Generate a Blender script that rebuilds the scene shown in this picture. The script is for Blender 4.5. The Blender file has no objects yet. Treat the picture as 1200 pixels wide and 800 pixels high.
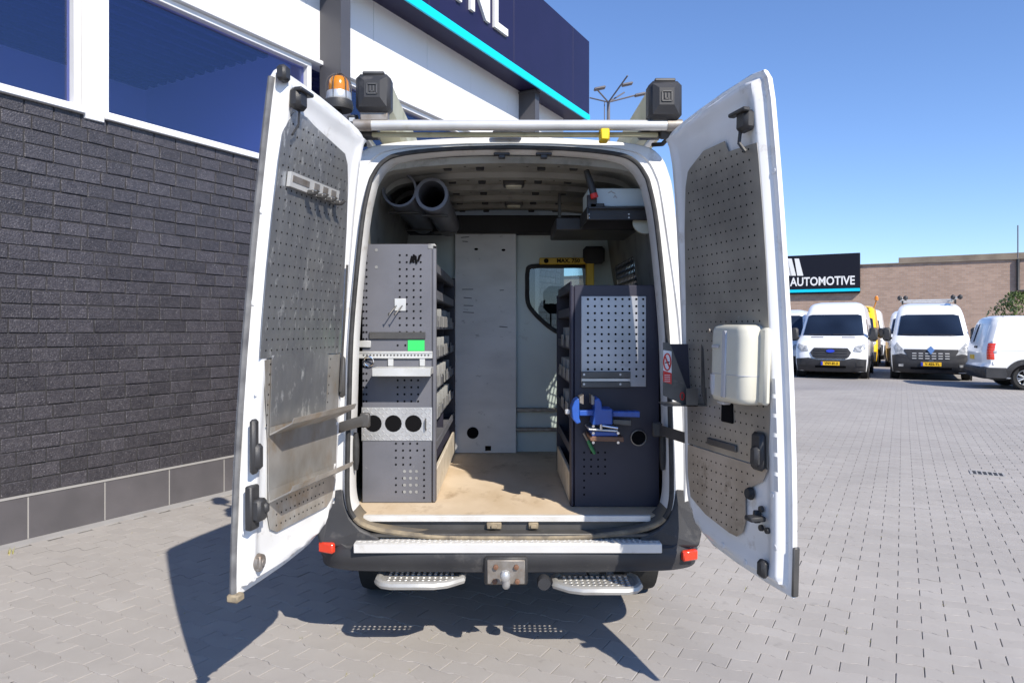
import bpy, bmesh, math, random
from mathutils import Matrix, Vector
R = math.radians
random.seed(7)
sc = bpy.context.scene

# ------------------------------------------------------------------ camera, sky, sun, exposure
CX, CY, CZ, FPX = -0.03, -3.55, 1.65, 830.0
VPX, VPY = 590.0, 385.0
cam_d = bpy.data.cameras.new('camera')
cam = bpy.data.objects.new('camera', cam_d)
sc.collection.objects.link(cam)
cam.location = (CX, CY, CZ)
cam.rotation_euler = (R(90), 0, 0)
cam_d.sensor_width = 36
cam_d.lens = 36 * FPX / 1200
cam_d.shift_x = (600 - VPX) / 1200
cam_d.shift_y = -(400 - VPY) / 1200
cam_d.clip_start = 0.05
cam_d.clip_end = 3000
sc.camera = cam

SUNV = Vector((0.62, -0.99, 1.0)).normalized()          # towards the sun
world = bpy.data.worlds.new('World')
sc.world = world
world.use_nodes = True
wn = world.node_tree.nodes
sky = wn.new('ShaderNodeTexSky')
sky.sky_type = 'NISHITA'
sky.sun_disc = False
sky.sun_elevation = math.asin(SUNV.z)
sky.sun_rotation = math.atan2(SUNV.x, SUNV.y)
sky.air_density = 1.0
sky.dust_density = 0.0
sky.ozone_density = 2.4
wn['Background'].inputs['Strength'].default_value = 0.105
wb = wn.new('ShaderNodeVectorMath')                     # one even gain over the whole sky: the camera's daylight white balance
wb.operation = 'MULTIPLY'
wb.inputs[1].default_value = (0.98, 1.13, 1.45)
world.node_tree.links.new(sky.outputs['Color'], wb.inputs[0])
world.node_tree.links.new(wb.outputs[0], wn['Background'].inputs['Color'])
sun_d = bpy.data.lights.new('sun', 'SUN')
sun_d.energy = 5.0
sun_d.angle = R(0.53)
sun_d.color = (1.0, 0.925, 0.81)
sun = bpy.data.objects.new('sun', sun_d)
sc.collection.objects.link(sun)
sun.rotation_euler = SUNV.to_track_quat('Z', 'Y').to_euler()
sc.view_settings.view_transform = 'Standard'
sc.view_settings.look = 'None'
sc.view_settings.exposure = 0.35
sc.view_settings.gamma = 1.0
sc.view_settings.use_curve_mapping = False
sc.render.engine = 'CYCLES'
sc.cycles.max_bounces = 10
sc.cycles.diffuse_bounces = 5
sc.cycles.transparent_max_bounces = 12
sc.cycles.use_denoising = True
sc.cycles.caustics_reflective = False
sc.cycles.caustics_refractive = False

# ------------------------------------------------------------------ coordinates
A = math.atan2(468, 830)                 # the showroom wall runs 29.4 degrees off the van's axis
W0 = Vector((-3.89, 1.88, 0))            # a point at the foot of the showroom wall
RB = Matrix.Rotation(-A, 4, 'Z')
MB0 = Matrix.Translation(W0) @ RB        # local x = out of the wall, y = along the wall, z = up

def at(px, py, y):
    """point of the picture on the plane Y = y"""
    D = y - CY
    return Vector((CX + (px - VPX) * D / FPX, y, CZ - (py - VPY) * D / FPX))

def bat(px, py, x=None, y=None, z=None):
    """point of the picture on a plane of the showroom's frame"""
    inv = MB0.inverted()
    o = inv @ Vector((CX, CY, CZ))
    d = inv.to_3x3() @ Vector(((px - VPX) / FPX, 1, -(py - VPY) / FPX))
    if x is not None: t = (x - o.x) / d.x
    elif y is not None: t = (y - o.y) / d.y
    else: t = (z - o.z) / d.z
    return o + d * t

# ------------------------------------------------------------------ materials
MATS = {}
def ng(m):
    return m.node_tree.nodes, m.node_tree.links

def mat(name, col, rough=0.5, metal=0.0, col2=None, scale=8.0, detail=6.0, amt=1.0, bump=0.0, bscale=60.0, coat=0.0, spec=0.5,
        dirt=None, dscale=2.0, dlo=0.55, dhi=0.75, stretch=None, rnd=0.0, rvar=0.0):
    """Principled surface: colour noise between col and col2, a dirt layer with its own blotches, fine bump, per-object variation"""
    m = bpy.data.materials.new(name); m.use_nodes = True
    n, l = ng(m); b = n['Principled BSDF']
    b.inputs['Roughness'].default_value = rough
    b.inputs['Metallic'].default_value = metal
    b.inputs['Coat Weight'].default_value = coat
    b.inputs['Coat Roughness'].default_value = 0.08
    b.inputs['Specular IOR Level'].default_value = spec
    tc = n.new('ShaderNodeTexCoord'); src = tc.outputs['Object']
    if stretch:
        mp = n.new('ShaderNodeMapping'); mp.inputs['Scale'].default_value = stretch
        l.new(src, mp.inputs['Vector']); src = mp.outputs['Vector']
    if rnd:
        oi0 = n.new('ShaderNodeObjectInfo'); ge = n.new('ShaderNodeNewGeometry'); s1 = n.new('ShaderNodeMath'); s1.operation = 'ADD'; oi = n.new('ShaderNodeMath'); oi.operation = 'FRACT'
        l.new(oi0.outputs['Random'], s1.inputs[0]); l.new(ge.outputs['Random Per Island'], s1.inputs[1]); l.new(s1.outputs[0], oi.inputs[0])
        ad = n.new('ShaderNodeVectorMath'); ad.operation = 'ADD'
        sc_ = n.new('ShaderNodeMath'); sc_.operation = 'MULTIPLY'; sc_.inputs[1].default_value = 37.0
        l.new(oi.outputs[0], sc_.inputs[0]); l.new(src, ad.inputs[0]); l.new(sc_.outputs[0], ad.inputs[1]); src = ad.outputs[0]
    out = None
    def rgb(c):
        r = n.new('ShaderNodeRGB'); r.outputs[0].default_value = (*c, 1); return r.outputs[0]
    out = rgb(col)
    if col2:
        t = n.new('ShaderNodeTexNoise'); t.inputs['Scale'].default_value = scale; t.inputs['Detail'].default_value = detail
        l.new(src, t.inputs['Vector'])
        r = n.new('ShaderNodeMapRange'); r.inputs[1].default_value = 0.35; r.inputs[2].default_value = 0.68
        r.inputs[4].default_value = amt
        l.new(t.outputs['Fac'], r.inputs[0])
        x = n.new('ShaderNodeMix'); x.data_type = 'RGBA'
        l.new(r.outputs[0], x.inputs[0]); l.new(out, x.inputs[6]); l.new(rgb(col2), x.inputs[7]); out = x.outputs[2]
        if rvar:
            rr = n.new('ShaderNodeMapRange'); rr.inputs[3].default_value = rough - rvar; rr.inputs[4].default_value = rough + rvar
            l.new(t.outputs['Fac'], rr.inputs[0]); l.new(rr.outputs[0], b.inputs['Roughness'])
    if dirt:
        t = n.new('ShaderNodeTexNoise'); t.inputs['Scale'].default_value = dscale; t.inputs['Detail'].default_value = 9; t.inputs['Roughness'].default_value = 0.68
        l.new(src, t.inputs['Vector'])
        r = n.new('ShaderNodeMapRange'); r.inputs[1].default_value = dlo; r.inputs[2].default_value = dhi
        l.new(t.outputs['Fac'], r.inputs[0])
        x = n.new('ShaderNodeMix'); x.data_type = 'RGBA'
        l.new(r.outputs[0], x.inputs[0]); l.new(out, x.inputs[6]); l.new(rgb(dirt), x.inputs[7]); out = x.outputs[2]
    if rnd:
        hs = n.new('ShaderNodeHueSaturation')
        r = n.new('ShaderNodeMapRange'); r.inputs[3].default_value = 1 - rnd; r.inputs[4].default_value = 1 + rnd
        l.new(oi.outputs[0], r.inputs[0]); l.new(r.outputs[0], hs.inputs['Value']); l.new(out, hs.inputs['Color']); out = hs.outputs['Color']
    l.new(out, b.inputs['Base Color'])
    if bump:
        t = n.new('ShaderNodeTexNoise'); t.inputs['Scale'].default_value = bscale; t.inputs['Detail'].default_value = 4
        l.new(src, t.inputs['Vector'])
        bp = n.new('ShaderNodeBump'); bp.inputs['Strength'].default_value = bump; bp.inputs['Distance'].default_value = 0.01
        l.new(t.outputs['Fac'], bp.inputs['Height']); l.new(bp.outputs['Normal'], b.inputs['Normal'])
    MATS[name] = m
    return m

def glass(name, tint, refl=0.10, rough=0.0):
    m = bpy.data.materials.new(name); m.use_nodes = True
    n, l = ng(m); n.remove(n['Principled BSDF'])
    t = n.new('ShaderNodeBsdfTransparent'); t.inputs[0].default_value = (*tint, 1)
    g = n.new('ShaderNodeBsdfGlossy'); g.inputs['Roughness'].default_value = rough; g.inputs[0].default_value = (0.9, 0.95, 1, 1)
    f = n.new('ShaderNodeLayerWeight'); f.inputs['Blend'].default_value = 0.5
    pw = n.new('ShaderNodeMath'); pw.operation = 'POWER'; pw.inputs[1].default_value = 4.0
    l.new(f.outputs['Facing'], pw.inputs[0])
    ad = n.new('ShaderNodeMath'); ad.operation = 'ADD'; ad.inputs[1].default_value = refl; ad.use_clamp = True
    x = n.new('ShaderNodeMixShader')
    l.new(pw.outputs[0], ad.inputs[0]); l.new(ad.outputs[0], x.inputs[0]); l.new(t.outputs[0], x.inputs[1]); l.new(g.outputs[0], x.inputs[2])
    l.new(x.outputs[0], n['Material Output'].inputs[0])
    MATS[name] = m
    return m

mat('van_white', (0.80, 0.81, 0.82), 0.32, coat=0.35, col2=(0.76, 0.765, 0.77), scale=2.5, dirt=(0.50, 0.46, 0.40), dscale=5, dlo=0.63, dhi=0.9)
mat('van_white_clean', (0.82, 0.83, 0.84), 0.28, coat=0.5)
mat('door_white', (0.79, 0.795, 0.80), 0.38, coat=0.2, col2=(0.70, 0.70, 0.69), scale=3, dirt=(0.34, 0.28, 0.21), dscale=8, dlo=0.575, dhi=0.80)
mat('jamb_white', (0.70, 0.70, 0.69), 0.42, col2=(0.58, 0.57, 0.55), scale=4, dirt=(0.33, 0.28, 0.21), dscale=9, dlo=0.57, dhi=0.8)
mat('sill_dirty', (0.085, 0.08, 0.075), 0.75, col2=(0.16, 0.13, 0.09), scale=7)
mat('lining', (0.30, 0.295, 0.265), 0.6, col2=(0.19, 0.187, 0.168), scale=3, dirt=(0.06, 0.055, 0.045), dscale=6, dlo=0.55, dhi=0.82)
mat('lining_dark', (0.03, 0.03, 0.032), 0.8, col2=(0.018, 0.018, 0.018), scale=3)
mat('bulkhead', (0.62, 0.68, 0.65), 0.5, col2=(0.53, 0.585, 0.56), scale=2, dirt=(0.25, 0.25, 0.22), dscale=5, dlo=0.62, dhi=0.85)
mat('board_white', (0.74, 0.735, 0.72), 0.5, col2=(0.62, 0.615, 0.60), scale=3, dirt=(0.13, 0.12, 0.11), dscale=11, dlo=0.62, dhi=0.78, stretch=(1, 1, 2.4))
mat('black_plastic', (0.022, 0.022, 0.024), 0.5, col2=(0.04, 0.04, 0.042), scale=5, bump=0.15, bscale=250)
mat('bumper_plastic', (0.022, 0.0225, 0.026), 0.55, col2=(0.036, 0.036, 0.039), scale=4, dirt=(0.16, 0.15, 0.14), dscale=6, dlo=0.6, dhi=0.9, bump=0.12, bscale=300)
mat('rubber', (0.018, 0.018, 0.019), 0.75, col2=(0.04, 0.04, 0.04), scale=20)
mat('rubber_grey', (0.10, 0.10, 0.105), 0.6, col2=(0.20, 0.20, 0.20), scale=14)
mat('seal_dirty', (0.30, 0.245, 0.165), 0.85, col2=(0.13, 0.11, 0.085), scale=14, dirt=(0.42, 0.34, 0.22), dscale=6)
mat('tyre', (0.018, 0.018, 0.018), 0.85, bump=0.3, bscale=90)
mat('alu', (0.50, 0.505, 0.51), 0.38, metal=0.8, col2=(0.31, 0.315, 0.33), scale=7, dirt=(0.80, 0.80, 0.78), dscale=17, dlo=0.565, dhi=0.66, stretch=(1.6, 1, 0.7), rvar=0.2, bump=0.25, bscale=14)
mat('alu_grimy', (0.50, 0.49, 0.47), 0.42, metal=0.6, col2=(0.34, 0.31, 0.27), scale=6, dirt=(0.36, 0.26, 0.16), dscale=5, dlo=0.50, dhi=0.72, stretch=(1.2, 1, 0.8), rvar=0.18, bump=0.25, bscale=14)
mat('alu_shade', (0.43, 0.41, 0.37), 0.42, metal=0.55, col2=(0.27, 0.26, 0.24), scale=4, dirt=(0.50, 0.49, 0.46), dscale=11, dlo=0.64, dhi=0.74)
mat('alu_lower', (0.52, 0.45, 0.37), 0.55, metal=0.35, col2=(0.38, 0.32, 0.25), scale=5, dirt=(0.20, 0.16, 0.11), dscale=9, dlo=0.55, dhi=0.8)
mat('alu_bright', (0.62, 0.62, 0.62), 0.4, metal=0.6, col2=(0.5, 0.5, 0.5), scale=9, bump=0.1, bscale=120)
mat('tread_alu', (0.68, 0.675, 0.66), 0.45, metal=0.25, col2=(0.66, 0.65, 0.63), scale=10, dirt=(0.45, 0.42, 0.37), dscale=9, dlo=0.62, dhi=0.85)
mat('alu_step', (0.50, 0.495, 0.47), 0.45, metal=0.45, col2=(0.40, 0.39, 0.37), scale=12)
mat('alu_rail', (0.66, 0.66, 0.65), 0.35, metal=0.35, col2=(0.55, 0.55, 0.53), scale=6, dirt=(0.40, 0.37, 0.24), dscale=5, dlo=0.58, dhi=0.85)
mat('alu_yellowed', (0.52, 0.50, 0.36), 0.5, metal=0.2, col2=(0.42, 0.40, 0.25), scale=5, dirt=(0.24, 0.23, 0.14), dscale=8)
mat('steel_dull', (0.33, 0.31, 0.29), 0.55, metal=0.6, col2=(0.22, 0.19, 0.16), scale=18, dirt=(0.25, 0.15, 0.09), dscale=12, dlo=0.58, dhi=0.8)
mat('steel_dark', (0.12, 0.115, 0.11), 0.45, metal=0.5, col2=(0.08, 0.078, 0.075), scale=7, dirt=(0.2, 0.19, 0.18), dscale=14, dlo=0.62, dhi=0.8)
mat('hole', (0.006, 0.006, 0.007), 0.9, spec=0.1)
mat('rack_grey', (0.135, 0.138, 0.16), 0.48, col2=(0.112, 0.115, 0.133), scale=5, dirt=(0.33, 0.33, 0.33), dscale=16, dlo=0.66, dhi=0.78, bump=0.05, bscale=200)
mat('rack_grey_shaded', (0.027, 0.026, 0.044), 0.48, col2=(0.021, 0.0205, 0.036), scale=5, dirt=(0.06, 0.06, 0.085), dscale=17, dlo=0.68, dhi=0.8)  # same grey rack paint, with the van's inside shade put into the colour
mat('bin_grey', (0.30, 0.305, 0.30), 0.45, col2=(0.22, 0.22, 0.22), scale=9)
mat('peg_light', (0.42, 0.43, 0.46), 0.4, metal=0.5, col2=(0.34, 0.35, 0.37), scale=6, dirt=(0.22, 0.23, 0.25), dscale=8, dlo=0.6, dhi=0.8)
mat('ply', (0.64, 0.52, 0.38), 0.65, col2=(0.53, 0.41, 0.275), scale=5, dirt=(0.27, 0.18, 0.10), dscale=6.5, dlo=0.56, dhi=0.8, stretch=(1, 0.5, 1))
mat('ply_pale', (0.60, 0.54, 0.45), 0.65, col2=(0.50, 0.44, 0.35), scale=7, dirt=(0.30, 0.24, 0.17), dscale=8)
mat('strip_white', (0.72, 0.71, 0.69), 0.4, metal=0.2, col2=(0.62, 0.60, 0.56), scale=12)
mat('cream', (0.62, 0.60, 0.51), 0.35, coat=0.15, col2=(0.57, 0.55, 0.46), scale=3)
mat('smoke_plastic', (0.50, 0.50, 0.52), 0.25, coat=0.3)
mat('amber', (0.85, 0.30, 0.01), 0.18, coat=0.5)
MATS['amber'].node_tree.nodes['Principled BSDF'].inputs['Transmission Weight'].default_value = 0.35
mat('red_lens', (0.70, 0.045, 0.015), 0.2, coat=0.6)
mat('dark_red', (0.16, 0.012, 0.012), 0.2, coat=0.5)
mat('red', (0.62, 0.03, 0.025), 0.45)
mat('sign_white', (0.80, 0.80, 0.79), 0.45)
mat('green', (0.035, 0.62, 0.13), 0.5)
mat('tool_green', (0.03, 0.20, 0.07), 0.4)
mat('sticker', (0.70, 0.71, 0.72), 0.5)
mat('vise_blue', (0.022, 0.095, 0.42), 0.38, coat=0.2, col2=(0.018, 0.07, 0.31), scale=12)
mat('vise_brown', (0.17, 0.085, 0.05), 0.6)
mat('yellow', (0.62, 0.40, 0.02), 0.45, col2=(0.52, 0.31, 0.015), scale=5)
mat('yellow_tape', (0.80, 0.55, 0.01), 0.45)
mat('van_yellow', (0.85, 0.52, 0.01), 0.3, coat=0.4)
mat('plate_yellow', (0.85, 0.52, 0.02), 0.4)
mat('plate_blue', (0.02, 0.05, 0.45), 0.4)
mat('box_blue', (0.62, 0.72, 0.76), 0.4, col2=(0.55, 0.65, 0.70), scale=5)
mat('pvc', (0.15, 0.155, 0.18), 0.45, col2=(0.12, 0.122, 0.14), scale=6)
mat('lamp_lens', (0.70, 0.68, 0.55), 0.3)
mat('chrome', (0.75, 0.75, 0.76), 0.15, metal=1.0)
mat('headlight', (0.26, 0.27, 0.28), 0.25, metal=0.2, coat=0.4, col2=(0.62, 0.62, 0.60), scale=14, detail=2)
mat('seat_dark', (0.03, 0.03, 0.033), 0.85)
mat('facade_white', (0.80, 0.80, 0.80), 0.5, col2=(0.77, 0.77, 0.77), scale=1.2)
mat('frame_white', (0.80, 0.80, 0.80), 0.35, col2=(0.74, 0.74, 0.74), scale=4)
mat('column_dark', (0.075, 0.075, 0.085), 0.45, col2=(0.065, 0.065, 0.075), scale=2)
mat('fascia_navy', (0.015, 0.014, 0.055), 0.45, spec=0.3, col2=(0.013, 0.0125, 0.049), scale=1.5)
mat('cyan', (0.0, 0.62, 0.83), 0.4)
mat('sign_black', (0.006, 0.007, 0.015), 0.55, spec=0.25)
mat('plinth', (0.105, 0.098, 0.105), 0.55, col2=(0.085, 0.08, 0.086), scale=4, dirt=(0.19, 0.17, 0.15), dscale=7, dlo=0.64, dhi=0.85, rnd=0.08)
mat('joint_light', (0.34, 0.33, 0.32), 0.8)
mat('mortar_dark', (0.036, 0.035, 0.038), 0.9, bump=0.3, bscale=80)
mat('concrete_edge', (0.36, 0.35, 0.34), 0.8, col2=(0.30, 0.29, 0.28), scale=5, dirt=(0.42, 0.40, 0.37), dscale=3)
mat('room_wall', (0.80, 0.83, 0.88), 0.8)
mat('room_deck', (0.05, 0.055, 0.17), 0.7)
mat('coping', (0.26, 0.22, 0.17), 0.7, col2=(0.16, 0.13, 0.10), scale=0.8)
mat('lamp_metal', (0.16, 0.15, 0.16), 0.5, metal=0.3)
mat('leaf', (0.10, 0.15, 0.045), 0.6, col2=(0.16, 0.20, 0.07), scale=3)
mat('bark', (0.10, 0.075, 0.05), 0.9)
mat('weed', (0.24, 0.25, 0.06), 0.7, col2=(0.34, 0.28, 0.10), scale=9)
mat('pale_line', (0.70, 0.70, 0.68), 0.6)
mat('iron', (0.03, 0.028, 0.027), 0.7)
glass('glass_window', (0.62, 0.66, 0.92), 0.08)
glass('glass_clear', (0.80, 0.86, 0.85), 0.05)
glass('glass_cab', (0.62, 0.72, 0.72), 0.06)
mat('glass_dark', (0.007, 0.011, 0.022), 0.05, spec=0.35, col2=(0.017, 0.027, 0.05), scale=0.9, detail=1)

# bricks: near-black glazed split face with bright grains
m = mat('brick_dark', (0.056, 0.052, 0.060), 0.42, col2=(0.036, 0.034, 0.041), scale=26, dirt=(0.21, 0.20, 0.21), dscale=85, dlo=0.56, dhi=0.70, bump=0.7, bscale=75, rnd=0.2)
# pavers: worn grey concrete
m = mat('paver', (0.355, 0.332, 0.308), 0.85, col2=(0.325, 0.303, 0.282), scale=2.2, dirt=(0.38, 0.36, 0.34), dscale=0.9, dlo=0.5, dhi=0.8, bump=0.22, bscale=190, rnd=0.03)
n, l = ng(m); b_ = n['Principled BSDF']; prev = b_.inputs['Base Color'].links[0].from_socket
ge_ = n.new('ShaderNodeNewGeometry'); t1 = n.new('ShaderNodeTexNoise'); t1.inputs['Scale'].default_value = 0.55; t1.inputs['Detail'].default_value = 8; t1.inputs['Roughness'].default_value = 0.62; t1.inputs['Distortion'].default_value = 0.6
l.new(ge_.outputs['Position'], t1.inputs['Vector'])
r1 = n.new('ShaderNodeMapRange'); r1.inputs[1].default_value = 0.3; r1.inputs[2].default_value = 0.72; r1.inputs[3].default_value = 0.90; r1.inputs[4].default_value = 1.09
l.new(t1.outputs['Fac'], r1.inputs[0])
t2 = n.new('ShaderNodeTexNoise'); t2.inputs['Scale'].default_value = 9.0; t2.inputs['Detail'].default_value = 5
l.new(ge_.outputs['Position'], t2.inputs['Vector'])
r2 = n.new('ShaderNodeMapRange'); r2.inputs[1].default_value = 0.66; r2.inputs[2].default_value = 0.74; r2.inputs[3].default_value = 1.0; r2.inputs[4].default_value = 0.84
l.new(t2.outputs['Fac'], r2.inputs[0]); mm_ = n.new('ShaderNodeMath'); mm_.operation = 'MULTIPLY'; l.new(r1.outputs[0], mm_.inputs[0]); l.new(r2.outputs[0], mm_.inputs[1])
hv = n.new('ShaderNodeHueSaturation'); l.new(mm_.outputs[0], hv.inputs['Value']); l.new(prev, hv.inputs['Color']); l.new(hv.outputs[0], b_.inputs['Base Color'])
mat('joint_sand', (0.10, 0.092, 0.085), 0.95, col2=(0.30, 0.285, 0.265), scale=3.5, dirt=(0.10, 0.11, 0.03), dscale=8, dlo=0.62, dhi=0.75)

def far_brick():
    m = bpy.data.materials.new('far_brick'); m.use_nodes = True
    n, l = ng(m); b = n['Principled BSDF']; b.inputs['Roughness'].default_value = 0.85
    tc = n.new('ShaderNodeTexCoord'); mp = n.new('ShaderNodeMapping'); mp.inputs['Rotation'].default_value = (R(90), 0, 0)
    l.new(tc.outputs['Object'], mp.inputs['Vector'])
    br = n.new('ShaderNodeTexBrick'); br.inputs['Scale'].default_value = 1.0
    br.inputs['Brick Width'].default_value = 0.44; br.inputs['Row Height'].default_value = 0.16; br.inputs['Mortar Size'].default_value = 0.012
    br.inputs['Color1'].default_value = (0.41, 0.285, 0.215, 1); br.inputs['Color2'].default_value = (0.32, 0.22, 0.165, 1); br.inputs['Mortar'].default_value = (0.36, 0.31, 0.28, 1)
    l.new(mp.outputs[0], br.inputs['Vector'])
    t = n.new('ShaderNodeTexNoise'); t.inputs['Scale'].default_value = 0.5; t.inputs['Detail'].default_value = 6
    l.new(tc.outputs['Object'], t.inputs['Vector'])
    hs = n.new('ShaderNodeHueSaturation'); r = n.new('ShaderNodeMapRange'); r.inputs[3].default_value = 0.8; r.inputs[4].default_value = 1.2
    l.new(t.outputs['Fac'], r.inputs[0]); l.new(r.outputs[0], hs.inputs['Value']); l.new(br.outputs['Color'], hs.inputs['Color'])
    l.new(hs.outputs[0], b.inputs['Base Color']); MATS['far_brick'] = m
far_brick()

def ground_mat():
    m = bpy.data.materials.new('ground_far'); m.use_nodes = True
    n, l = ng(m); b = n['Principled BSDF']; b.inputs['Roughness'].default_value = 0.88
    tc = n.new('ShaderNodeTexCoord')
    def noise(s, d=6):
        t = n.new('ShaderNodeTexNoise'); t.inputs['Scale'].default_value = s; t.inputs['Detail'].default_value = d
        l.new(tc.outputs['Object'], t.inputs['Vector']); return t.outputs['Fac']
    cr = n.new('ShaderNodeValToRGB'); cr.color_ramp.elements[0].color = (0.285, 0.268, 0.258, 1); cr.color_ramp.elements[1].color = (0.355, 0.335, 0.322, 1)
    cr.color_ramp.elements[0].position = 0.3; cr.color_ramp.elements[1].position = 0.7
    l.new(noise(0.35, 9), cr.inputs[0])
    br = n.new('ShaderNodeTexBrick'); br.inputs['Scale'].default_value = 1.0
    br.inputs['Brick Width'].default_value = 0.24; br.inputs['Row Height'].default_value = 0.118; br.inputs['Mortar Size'].default_value = 0.004
    br.inputs['Color1'].default_value = (1, 1, 1, 1); br.inputs['Color2'].default_value = (0.93, 0.93, 0.93, 1); br.inputs['Mortar'].default_value = (0.6, 0.58, 0.55, 1)
    l.new(tc.outputs['Object'], br.inputs['Vector'])
    x = n.new('ShaderNodeMix'); x.data_type = 'RGBA'; x.blend_type = 'MULTIPLY'; x.inputs[0].default_value = 1
    l.new(cr.outputs[0], x.inputs[6]); l.new(br.outputs['Color'], x.inputs[7])
    l.new(x.outputs[2], b.inputs['Base Color']); MATS['ground_far'] = m
ground_mat()

# ------------------------------------------------------------------ mesh helpers
class MB:
    def __init__(s): s.v = []; s.f = []; s.mi = []; s.cur = 0
    def add(s, vs, fs):
        o = len(s.v); s.v += [tuple(p) for p in vs]
        for f in fs: s.f.append([i + o for i in f]); s.mi.append(s.cur)
        return s
    def box(s, c, d, bev=0.0, rot=None):
        a, b, e = d[0] / 2, d[1] / 2, d[2] / 2
        h = min(bev, a * .95, b * .95, e * .95)
        vs = []; fs = []
        if h <= 0:
            vs = [(x, y, z) for x in (-a, a) for y in (-b, b) for z in (-e, e)]
            fs = [(0, 1, 3, 2), (4, 6, 7, 5), (0, 4, 5, 1), (2, 3, 7, 6), (0, 2, 6, 4), (1, 5, 7, 3)]
        else:
            idx = {}
            for sx in (-1, 1):
                for sy in (-1, 1):
                    for sz in (-1, 1):
                        for k in range(3):
                            p = [sx * (a - h), sy * (b - h), sz * (e - h)]
                            p[k] = (sx * a, sy * b, sz * e)[k]
                            idx[(sx, sy, sz, k)] = len(vs); vs.append(tuple(p))
            for k in range(3):
                i, j = [q for q in range(3) if q != k]
                for sg in (-1, 1):
                    q = []
                    for (u, w) in ((-1, -1), (1, -1), (1, 1), (-1, 1)):
                        t = [0, 0, 0]; t[k] = sg; t[i] = u; t[j] = w; q.append(idx[(*t, k)])
                    flip = (sg < 0) ^ (k == 1)
                    fs.append(q[::-1] if flip else q)
                for u in (-1, 1):
                    for w in (-1, 1):
                        t0 = [0, 0, 0]; t0[k] = -1; t0[i] = u; t0[j] = w
                        t1 = list(t0); t1[k] = 1
                        fs.append([idx[(*t0, i)], idx[(*t1, i)], idx[(*t1, j)], idx[(*t0, j)]])
            for sx in (-1, 1):
                for sy in (-1, 1):
                    for sz in (-1, 1): fs.append([idx[(sx, sy, sz, k)] for k in range(3)])
        c = Vector(c)
        if rot is not None: vs = [tuple(c + rot @ Vector(p)) for p in vs]
        else: vs = [(p[0] + c[0], p[1] + c[1], p[2] + c[2]) for p in vs]
        return s.add(vs, fs)
    def prism(s, pts0, pts1):
        """two matching 3-D outlines joined"""
        n = len(pts0)
        return s.add(list(pts0) + list(pts1), [list(range(n))[::-1], list(range(n, 2 * n))] + [[i, (i + 1) % n, n + (i + 1) % n, n + i] for i in range(n)])
    def ring(s, loops, closed=True, cap0=False, cap1=False):
        n = len(loops[0]); o = [p for lp in loops for p in lp]; fs = []
        for k in range(len(loops) - 1):
            for i in range(n if closed else n - 1):
                j = (i + 1) % n
                fs.append([k * n + i, k * n + j, (k + 1) * n + j, (k + 1) * n + i])
        if cap0: fs.append(list(range(n))[::-1])
        if cap1: fs.append([(len(loops) - 1) * n + i for i in range(n)])
        return s.add(o, fs)
    def tube(s, pts, r, seg=8, closed=False, cap=True):
        pts = [Vector(p) for p in pts]; n = len(pts); loops = []
        up = None
        for i, p in enumerate(pts):
            if closed: t = pts[(i + 1) % n] - pts[i - 1]
            else: t = pts[min(i + 1, n - 1)] - pts[max(i - 1, 0)]
            t.normalize()
            if up is None:
                up = Vector((0, 0, 1)) if abs(t.z) < .9 else Vector((1, 0, 0))
            a = t.cross(up)
            if a.length < 1e-6: a = t.orthogonal()
            a.normalize(); b = a.cross(t).normalized(); up = b
            rr = r[i] if isinstance(r, (list, tuple)) else r
            loops.append([tuple(p + a * math.cos(2 * math.pi * k / seg) * rr + b * math.sin(2 * math.pi * k / seg) * rr) for k in range(seg)])
        if closed: loops.append(loops[0])
        return s.ring(loops, True, cap and not closed, cap and not closed)
    def lathe(s, prof, M, seg=20, cap0=False, cap1=False):
        loops = [[tuple(M @ Vector((r * math.cos(2 * math.pi * k / seg), r * math.sin(2 * math.pi * k / seg), z))) for k in range(seg)] for r, z in prof]
        return s.ring(loops, True, cap0, cap1)
    def xf(s, fn):
        s.v = [tuple(fn(Vector(p))) for p in s.v]; return s
    def build(s, name, mats, parent=None, smooth=40, matrix=None, fix=True):
        me = bpy.data.meshes.new(name); me.from_pydata(s.v, [], s.f)
        if isinstance(mats, str): mats = [mats]
        for m in mats: me.materials.append(MATS[m])
        if len(mats) > 1: me.polygons.foreach_set('material_index', s.mi)
        if fix:
            bm = bmesh.new(); bm.from_mesh(me); bmesh.ops.recalc_face_normals(bm, faces=bm.faces); bm.to_mesh(me); bm.free()
        if smooth:
            me.polygons.foreach_set('use_smooth', [True] * len(me.polygons)); me.set_sharp_from_angle(angle=R(smooth))
        me.update()
        return link(name, me, parent, matrix)

WM = {}
def link(name, me, parent=None, matrix=None):
    """matrix = place of the mesh in the world (identity when the mesh holds world coordinates)"""
    o = bpy.data.objects.new(name, me); sc.collection.objects.link(o)
    M = matrix if matrix is not None else Matrix.Identity(4)
    if parent is not None:
        o.parent = parent; o.matrix_parent_inverse = WM[parent.name].inverted()
    o.matrix_basis = M; WM[o.name] = M.copy()
    return o

def empty(name, loc=(0, 0, 0), rz=0):
    o = bpy.data.objects.new(name, None); sc.collection.objects.link(o); o.empty_display_size = .2
    M = Matrix.Translation(loc) @ Matrix.Rotation(rz, 4, 'Z'); o.matrix_basis = M; WM[o.name] = M
    return o

def copy_tree(o, M, parent=None, delta=None):
    """copy a thing with its parts; M = new place of the root"""
    c = o.copy(); sc.collection.objects.link(c)
    if parent is None: c.matrix_basis = M; WM[c.name] = M
    else: c.parent = parent; c.matrix_parent_inverse = o.matrix_parent_inverse.copy()
    for ch in [q for q in bpy.data.objects if q.parent == o]: copy_tree(ch, None, c)
    return c

def tag(o, label=None, cat=None, group=None, kind=None):
    if label: o['label'] = label
    if cat: o['category'] = cat
    if group: o['group'] = group
    if kind: o['kind'] = kind
    return o

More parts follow.
